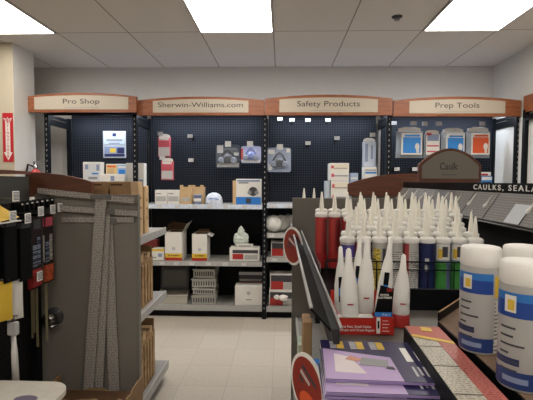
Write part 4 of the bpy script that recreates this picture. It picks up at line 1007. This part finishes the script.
for x in (0.14, 0.775):
    MB().tube([(x, yB, RZ), (x, yB, sl(yB))], 0.004, M['black'], 6).build('leg', t_)
# tube standing beyond the end panel
yb_ = YR1+0.07; zt_ = P(304, 188, yb_).z - TB - 0.083
MB().box(0.068, 0.79, YR1+0.021, YR1+0.40, zt_-0.02, zt_-0.0005, M['shelf']).build('shelf', gond)
for px in (304, 314): 
    put_tube('grey', P(px, 200, yb_).x, yb_, zt_, 'caulk tube with its collar and tip showing above the corner of the grey panel' if px == 304 else 'caulk tube tip just right of the single one above the grey panel')
# ---- red patch kit display
bx0, bx1 = P(337, 330, 0.965).x, P(394, 330, 0.965).x
t_ = thing('patch_kit_tray', 'red cardboard tray with white wording holding the white applicators', 'display tray', ((bx0+bx1)/2, 0.965, SZ+0.001))
w_ = bx1-bx0; d = 0.13; h = 0.040
redc = mat('#b8291f', 0.45, key='bright_red_card')
b_ = MB().box(-w_/2, w_/2, 0, 0.002, 0, h, redc).box(-w_/2, -w_/2+0.002, 0.002, d, 0, h*1.2, redc).box(w_/2-0.002, w_/2, 0.002, d, 0, h, redc).box(-w_/2, w_/2, d-0.002, d, 0, h*1.8, redc).box(-w_/2, w_/2, 0.002, d, 0, 0.002, redc)
b_.box(-w_/2, w_/2*0.3, 0.0, 0.03, h-0.001, h, M['paper'])
b_.build('tray', t_)
text('One Fast, Small Holes\nSimple and Great Repairs', 0.0082, M['white'], t_, (-w_/2+0.006, -0.001, h*0.38), xs=1.0, align='LEFT', ext=0.0002, bold=0.0001)
hx0 = P(378.5, 300, 0.93).x - t_.location.x; hx1 = P(395, 300, 0.93).x - t_.location.x + 0.002
hz = Z(289, 0.93, 386)-SZ
hc = MB().prism([(hx0, h*0.45), (hx1, h*0.45), (hx1, hz*0.93), (hx0+0.012, hz), (hx0-0.002, h*1.2)], -0.005, -0.002, M['black']).prism([(hx0, h*0.1), (hx1, h*0.1), (hx1, h*1.15), (hx0-0.002, h*1.15)], -0.0058, -0.0045, redc)
hc.box(hx0-0.001, hx1, -0.0064, -0.0057, h*1.15, h*1.4, M['lblue'])
hc.build('header_card', t_)
text('3M', 0.011, M['red'], t_, (hx1-0.007, -0.006, hz-0.012), ext=0.0002, bold=0.0003)
text('PATCH\nPLUS PRIMER', 0.0062, M['white'], t_, (hx1-0.018, -0.006, hz-0.026), ext=0.0002, bold=0.0002)
text('4-in-1', 0.008, M['white'], t_, (hx1-0.014, -0.0068, h*1.27), ext=0.0002)
for q in range(4): MB().box(hx1-0.022, hx1-0.006-0.003*(q % 2), -0.0062, -0.0058, h*(0.28+0.2*q), h*(0.31+0.2*q), M['white']).build('printed_line', t_)
MB().rbox(hx0+0.003, hx0+0.012, -0.0072, -0.0058, h*0.15, h*1.1, M['white'], 0.003).box(hx0+0.0055, hx0+0.0095, -0.0078, -0.007, h*0.45, h*0.9, M['black']).build('printed_applicator', t_)
def applicator(label, px, pyb, pyt, Y, wb, lean=0.0, lab_=False, capc=True, ry=0.0, z0=None):
    a = P(px, pyb, Y); H = P(px, pyt, Y).z-a.z
    if z0 is None: z0 = a.z
    t_ = thing('patch_applicator', label, 'applicator', (a.x, Y, z0)); t_.rotation_euler = (0, lean, ry); H = P(px, pyt, Y).z-z0
    if capc: MB().lathe([(wb*0.52, 0), (wb*0.55, 0.003), (wb*0.5, 0.028), (wb*0.46, 0.03)], M['red'], 16, sy=0.7).build('cap', t_)
    c0 = 0.0305 if capc else 0.0
    MB().lathe([(wb*0.45, c0), (wb*0.5, c0+0.004), (wb*0.46, H*0.5), (wb*0.30, H*0.72), (wb*0.20, H*0.8), (wb*0.13, H*0.98), (wb*0.04, H)], M['white'], 16, sy=0.62).build('bottle', t_)
    if lab_: MB().rbox(-wb*0.22, wb*0.1, -wb*0.34, -wb*0.31, H*0.3, H*0.62, M['black'], 0.001).box(-wb*0.2, wb*0.08, -wb*0.35, -wb*0.335, H*0.38, H*0.48, M['lblue']).build('label', t_)
    else: MB().box(-wb*0.15, wb*0.15, -wb*0.33, -wb*0.30, H*0.32, H*0.335, M['red']).build('label', t_)
    return t_
zb = SZ+0.0065
applicator('white applicator bottle at the front left of the red tray, no cap showing', 350, 317, 248, 0.985, 0.046, -0.03, capc=False, z0=zb)
applicator('white applicator with a black and blue label, far left in the red tray', 342, 311, 246, 1.02, 0.036, -0.03, True, z0=zb)
applicator('white applicator with a red cap in the middle of the red tray', 364.5, 313, 239, 1.02, 0.044, 0.02, z0=zb)
applicator('white applicator rising behind the black header card', 380.5, 313, 237, 1.01, 0.038, 0.10, True, z0=zb)
applicator('white applicator at the back of the red tray, between two others', 354, 306, 232, 1.065, 0.03, 0.06, True, z0=zb)
applicator('white applicator with a red cap standing outside the tray at its right', 400, 331, 254, 1.03, 0.043, 0.03, z0=SZ+0.001)

# ---- booklets
inkb = print_mat('#211f45', '#c8c8d8', 'booklet_print', rows=140, axis=1, other=0, dens=0.62)
bb = mat('#241f4a', 0.35, key='booklet_navy'); lil = mat('#b09ac2', 0.35, key='booklet_lilac')
def booklet(label, loc, rz, n, grp):
    t_ = thing('booklet', label, 'booklet', loc, rz, grp); W2, H2, th = 0.213, 0.165, 0.0045
    MB().rbox(0, W2, 0, H2, 0, th, M['paper'], 0.001).box(0.0, W2, -0.0005, 0.0005, 0.0005, th-0.0005, mat('#8a76a6', 0.5)).build('pages', t_)
    c = MB().box(0, W2, 0, H2, th, th+0.0008, bb)
    c.prism([(0.0, 0.0), (0.125, 0.0), (0.122, 0.09), (0.06, 0.105), (0.003, 0.122)], th+0.0008, th+0.0012, lil, T=Matrix(((1, 0, 0, 0), (0, 0, 1, 0), (0, 1, 0, 0), (0, 0, 0, 1))))
    c.build('cover', t_)
    T3 = Matrix(((1, 0, 0, 0), (0, 0, 1, 0), (0, 1, 0, 0), (0, 0, 0, 1)))
    MB().prism([(0.018, 0.025), (0.07, 0.022), (0.05, 0.085), (0.022, 0.10)], th+0.0012, th+0.0016, mat('#cfc6c8', 0.4), T=T3).build('printed_panel', t_)
    MB().prism([(0.062, 0.055), (0.11, 0.048), (0.115, 0.075), (0.07, 0.085)], th+0.0016, th+0.002, M['grey'], T=T3).prism([(0.04, 0.075), (0.06, 0.067), (0.07, 0.075), (0.05, 0.09)], th+0.002, th+0.0024, mat('#c08a72', 0.6), T=T3) \
        .prism([(0.105, 0.042), (0.12, 0.04), (0.118, 0.05), (0.108, 0.05)], th+0.002, th+0.0024, M['dgrey'], T=T3).build('printed_photo', t_)
    for q in range(3):
        pr = MB()
        for k in range(6):
            pr.box(0.018+q*0.038, 0.030+q*0.038, 0.125+k*0.006, 0.128+k*0.006, th+0.0008, th+0.0012, M['lgrey'])
            pr.box(0.031+q*0.038, 0.044+q*0.038, 0.125+k*0.006, 0.129+k*0.006, th+0.0008, th+0.0012, M['yellow'])
        pr.build('printed_columns', t_)
    text('Shur-Line', 0.024, M['white'], t_, (0.150, 0.10, th+0.0014), rot=(0, 0, R(-65)), xs=0.8, ext=0.0002, bold=0.0006) if 0 else None
    pw = MB()
    for k in range(5): pw.box(0.15+0.009*k, 0.154+0.009*k, 0.02+0.004*(k % 2), 0.055, th+0.0008, th+0.0012, M['lgrey'])
    pw.rbox(0.148, 0.160, 0.075, 0.135, th+0.0008, th+0.0014, M['white'], 0.0003).box(0.170, 0.176, 0.08, 0.12, th+0.0008, th+0.0012, M['lgrey'])
    pw.build('printed_title', t_)
    return t_
zk = SZ+0.001
pA = P(322, 385, 0.635)
for k in range(6):
    top = k == 5
    labs = ['bottom booklet of the purple stack in the foreground', 'second booklet from the bottom of the purple stack', 'third booklet from the bottom of the purple stack', 'fourth booklet from the bottom of the purple stack',
            'fifth booklet, jutting forward under the top one of the purple stack', 'top navy and lilac booklet of the purple stack in the foreground']
    booklet(labs[k], (pA.x + 0.004 + 0.002*(k % 3), (0.655 if top else 0.63) + 0.003*(k % 2), zk + 0.0072*k), R(-1.5 - 0.6*(k % 2)), k, 'stack of purple booklets')

# ---- flooring sample box, lying along the shelf edge
t_ = thing('sample_box', 'long narrow box with a red, yellow and pale printed top lying on the shelf', 'box', (0.238, 0.495, SZ+0.001), R(-2.5))
T0 = Matrix.Identity(4); hb = 0.062; Lb = 0.355
MB().rbox(0, 0.072, 0, Lb, 0, hb, M['black'], 0.002).build('body', t_)
sp = print_mat('#b9b3a4', '#8d877b', 'sample_print', rows=160, axis=1, other=0, dens=0.5)
tp_ = MB().box(0.002, 0.070, 0.002, Lb-0.002, hb, hb+0.001, sp)
tp_.box(0.042, 0.070, 0.03, Lb-0.06, hb+0.001, hb+0.0016, print_mat('#b4665c', '#8e4640', 'sample_red_print', rows=160, axis=1, other=0, dens=0.5))
T3 = Matrix(((1, 0, 0, 0), (0, 0, 1, 0), (0, 1, 0, 0), (0, 0, 0, 1)))
tp_.prism([(0.002, Lb-0.05), (0.070, Lb-0.075), (0.070, Lb-0.002), (0.002, Lb-0.002)], hb+0.0016, hb+0.002, mat('#b04a34', 0.45), T=T3)
tp_.prism([(0.002, Lb-0.06), (0.070, Lb-0.092), (0.070, Lb-0.078), (0.002, Lb-0.048)], hb+0.002, hb+0.0024, M['yellow'], T=T3)
for y in (0.08, 0.17, 0.25): tp_.box(0.002, 0.042, y, y+0.0015, hb+0.001, hb+0.0016, M['dgrey'])
tp_.build('printed_top', t_)
MB().prism([(0.028, Lb-0.03), (0.048, Lb-0.034), (0.05, Lb-0.012), (0.03, Lb-0.008)], hb+0.0024, hb+0.003, M['yellow'], T=T3).build('printed_badge', t_)

# ---- aerosol cans in an open tray
def aerosol(label, x, y, z, rz):
    t_ = thing('spray_can', label, 'spray can', (x, y, z), rz, None); r = 0.0325; H = 0.149
    b_ = MB().lathe([(r-0.002, 0), (r, 0.003), (r, H-0.01), (r, H)], mat('#a9a7a3', 0.4, key='can_body'), 28)
    e = r+0.0004
    b_.band(e, 0.004, 0.028, -178, -35, mat('#1d3468', 0.4), 16).band(e+.0003, 0.012, 0.020, -130, -70, M['bluegrey'], 12).band(e, H-0.045, H-0.022, -185, -40, mat('#1b3f88', 0.4), 16).band(e, H-0.022, H-0.010, -185, -40, mat('#2a6cb0', 0.4), 16)
    b_.band(e+.0003, H-0.038, H-0.014, -128, -100, M['paper'], 6).band(e+.0006, H-0.035, H-0.020, -120, -104, M['yellow'], 5)
    b_.band(e, H-0.05, H-0.014, -34, 20, M['yellow'], 8).band(e, 0.004, H-0.055, -34, 30, M['fine'], 8).band(e, 0.036, 0.046, -160, -90, M['navy'], 8)
    for k in range(6): b_.band(e, H-0.062-k*0.012, H-0.059-k*0.012, -140, -100+10*(k % 3)-15*(k % 2), M['dgrey'], 6)
    b_.build('can', t_)
    MB().lathe([(r-0.001, H), (r+0.0005, H+0.002), (r, H+0.029), (r-0.002, H+0.032), (r-0.006, H+0.033)], M['white'], 28).build('cap', t_)
    return t_
t_ = thing('cardboard_tray', 'open black tray with brown cardboard floor and edges under the spray cans', 'tray', (0, 0, SZ+0.001))
cor = [(0.332, 0.50), (0.66, 0.74), (0.54, 1.13), (0.334, 0.88)]
def slab(q, z0, z1, m): return MB().add([(x, y, z0) for x, y in q] + [(x, y, z1) for x, y in q], [(3, 2, 1, 0), (4, 5, 6, 7), (0, 1, 5, 4), (1, 2, 6, 5), (2, 3, 7, 6), (3, 0, 4, 7)], m)
slab(cor, 0, 0.063, M['black']).build('inner_base', t_)
cen = Vector((sum(c[0] for c in cor)/4, sum(c[1] for c in cor)/4))
def inset(k): return [tuple(cen + (Vector(c)-cen)*k) for c in cor]
slab(inset(0.985), 0.0632, 0.0645, mat('#7a6350', 0.85, noise=0.12, scale=20, key='worn_cardboard')).build('tray_floor', t_)
for i in (0, 1, 2):
    a_, b_ = Vector(cor[i]), Vector(cor[(i+1) % 4]); d_ = (b_-a_).normalized(); n_ = Vector((-d_.y, d_.x))*0.003
    q = [tuple(a_), tuple(b_), tuple(b_+n_), tuple(a_+n_)]
    hw_ = 0.082 if i != 1 else 0.07
    wo = slab(q, 0.0646, hw_, M['black']).build('side_wall', t_)
    slab(q, hw_+0.0001, hw_+0.0016, M['carton']).build('cut_edge', wo)
cz = SZ + 0.001 + 0.0655
aerosol('white capped spray can standing alone left of the others', 0.351, 0.735, cz, R(-38))
aerosol('white capped spray can nearest the camera at the right edge', 0.352, 0.605, cz, R(-36))
aerosol('white capped spray can at the right edge, behind the nearest one', 0.43, 0.745, cz, R(-38))
# black backing tray between rack and cans
o = MB().prism([(0.27, SZ+0.001), (0.62, SZ+0.001), (0.62, SZ+0.06), (0.27, SZ+0.06)], 1.16, 1.17, M['black']).build('black_divider'); tag(o, 'plain black shelf divider in front of the blue and green caulk tubes', 'divider')

# ---- round shelf talkers and goods on lower shelf
def talker(label, X_, Y_, Z_, r, rz, swirl):
    t_ = thing('round_sign', label, 'sign', (X_, Y_, Z_), rz)
    T = Matrix.Rotation(R(90), 4, 'X')
    MB().lathe([(r, -0.002), (r, 0.002)], M['white'], 32, T=T).build('rim', t_)
    g = MB().lathe([(r*0.88, 0.002), (r*0.88, 0.0028)], mat('#8a2c20', 0.5, key='talker_red'), 32, T=T)
    for k in range(4): g.box(-r*0.45, r*0.45-0.02*k, -0.0036, -0.0027, r*(0.35-0.22*k), r*(0.46-0.22*k), M['lgrey'] if k == 1 else M['dgrey'], T=Matrix.Rotation(R(25), 4, 'Y'))
    g.build('printed_face', t_)
    if swirl: MB().lathe([(r*0.3, 0.0028), (r*0.3, 0.0034)], M['orange'], 16, T=Matrix.Translation((r*0.1, 0, -r*0.5)) @ T, sx=1.6).build('printed_swirl', t_)
    MB().box(-0.006, 0.006, 0.002, 0.02, -0.01, 0.01, M['clear']).build('clip', t_)
    return t_
talker('round red sign with a white rim under the far part of the right gondola lip', 0.055, 1.9, Z(246, 1.9, 296), 0.088, R(-62), False)
talker('round red and orange sign with a white rim beside the purple booklets', 0.058, 0.86, Z(385, 0.86, 306), 0.066, R(-62), True)
carton('small_box', 'slim tan box on the lower shelf, seen between the round sign and the lip', 'box', 303, 312, 322, 372, 1.5, 0.1, M['carton'], base=0.557)
carton('small_box', 'pale green slim box on the lower shelf at the aisle edge', 'box', 298, 304, 345, 399, 1.62, 0.1, mat('#a9b3a0', 0.6), base=0.557)
carton('small_box', 'blue product box on the lower shelf beside the round orange sign', 'box', 314, 330, 372, 420, 1.3, 0.1, M['lblue'], [(0.1, 0.6, 0.9, 0.8, M['paper'])], base=0.557)
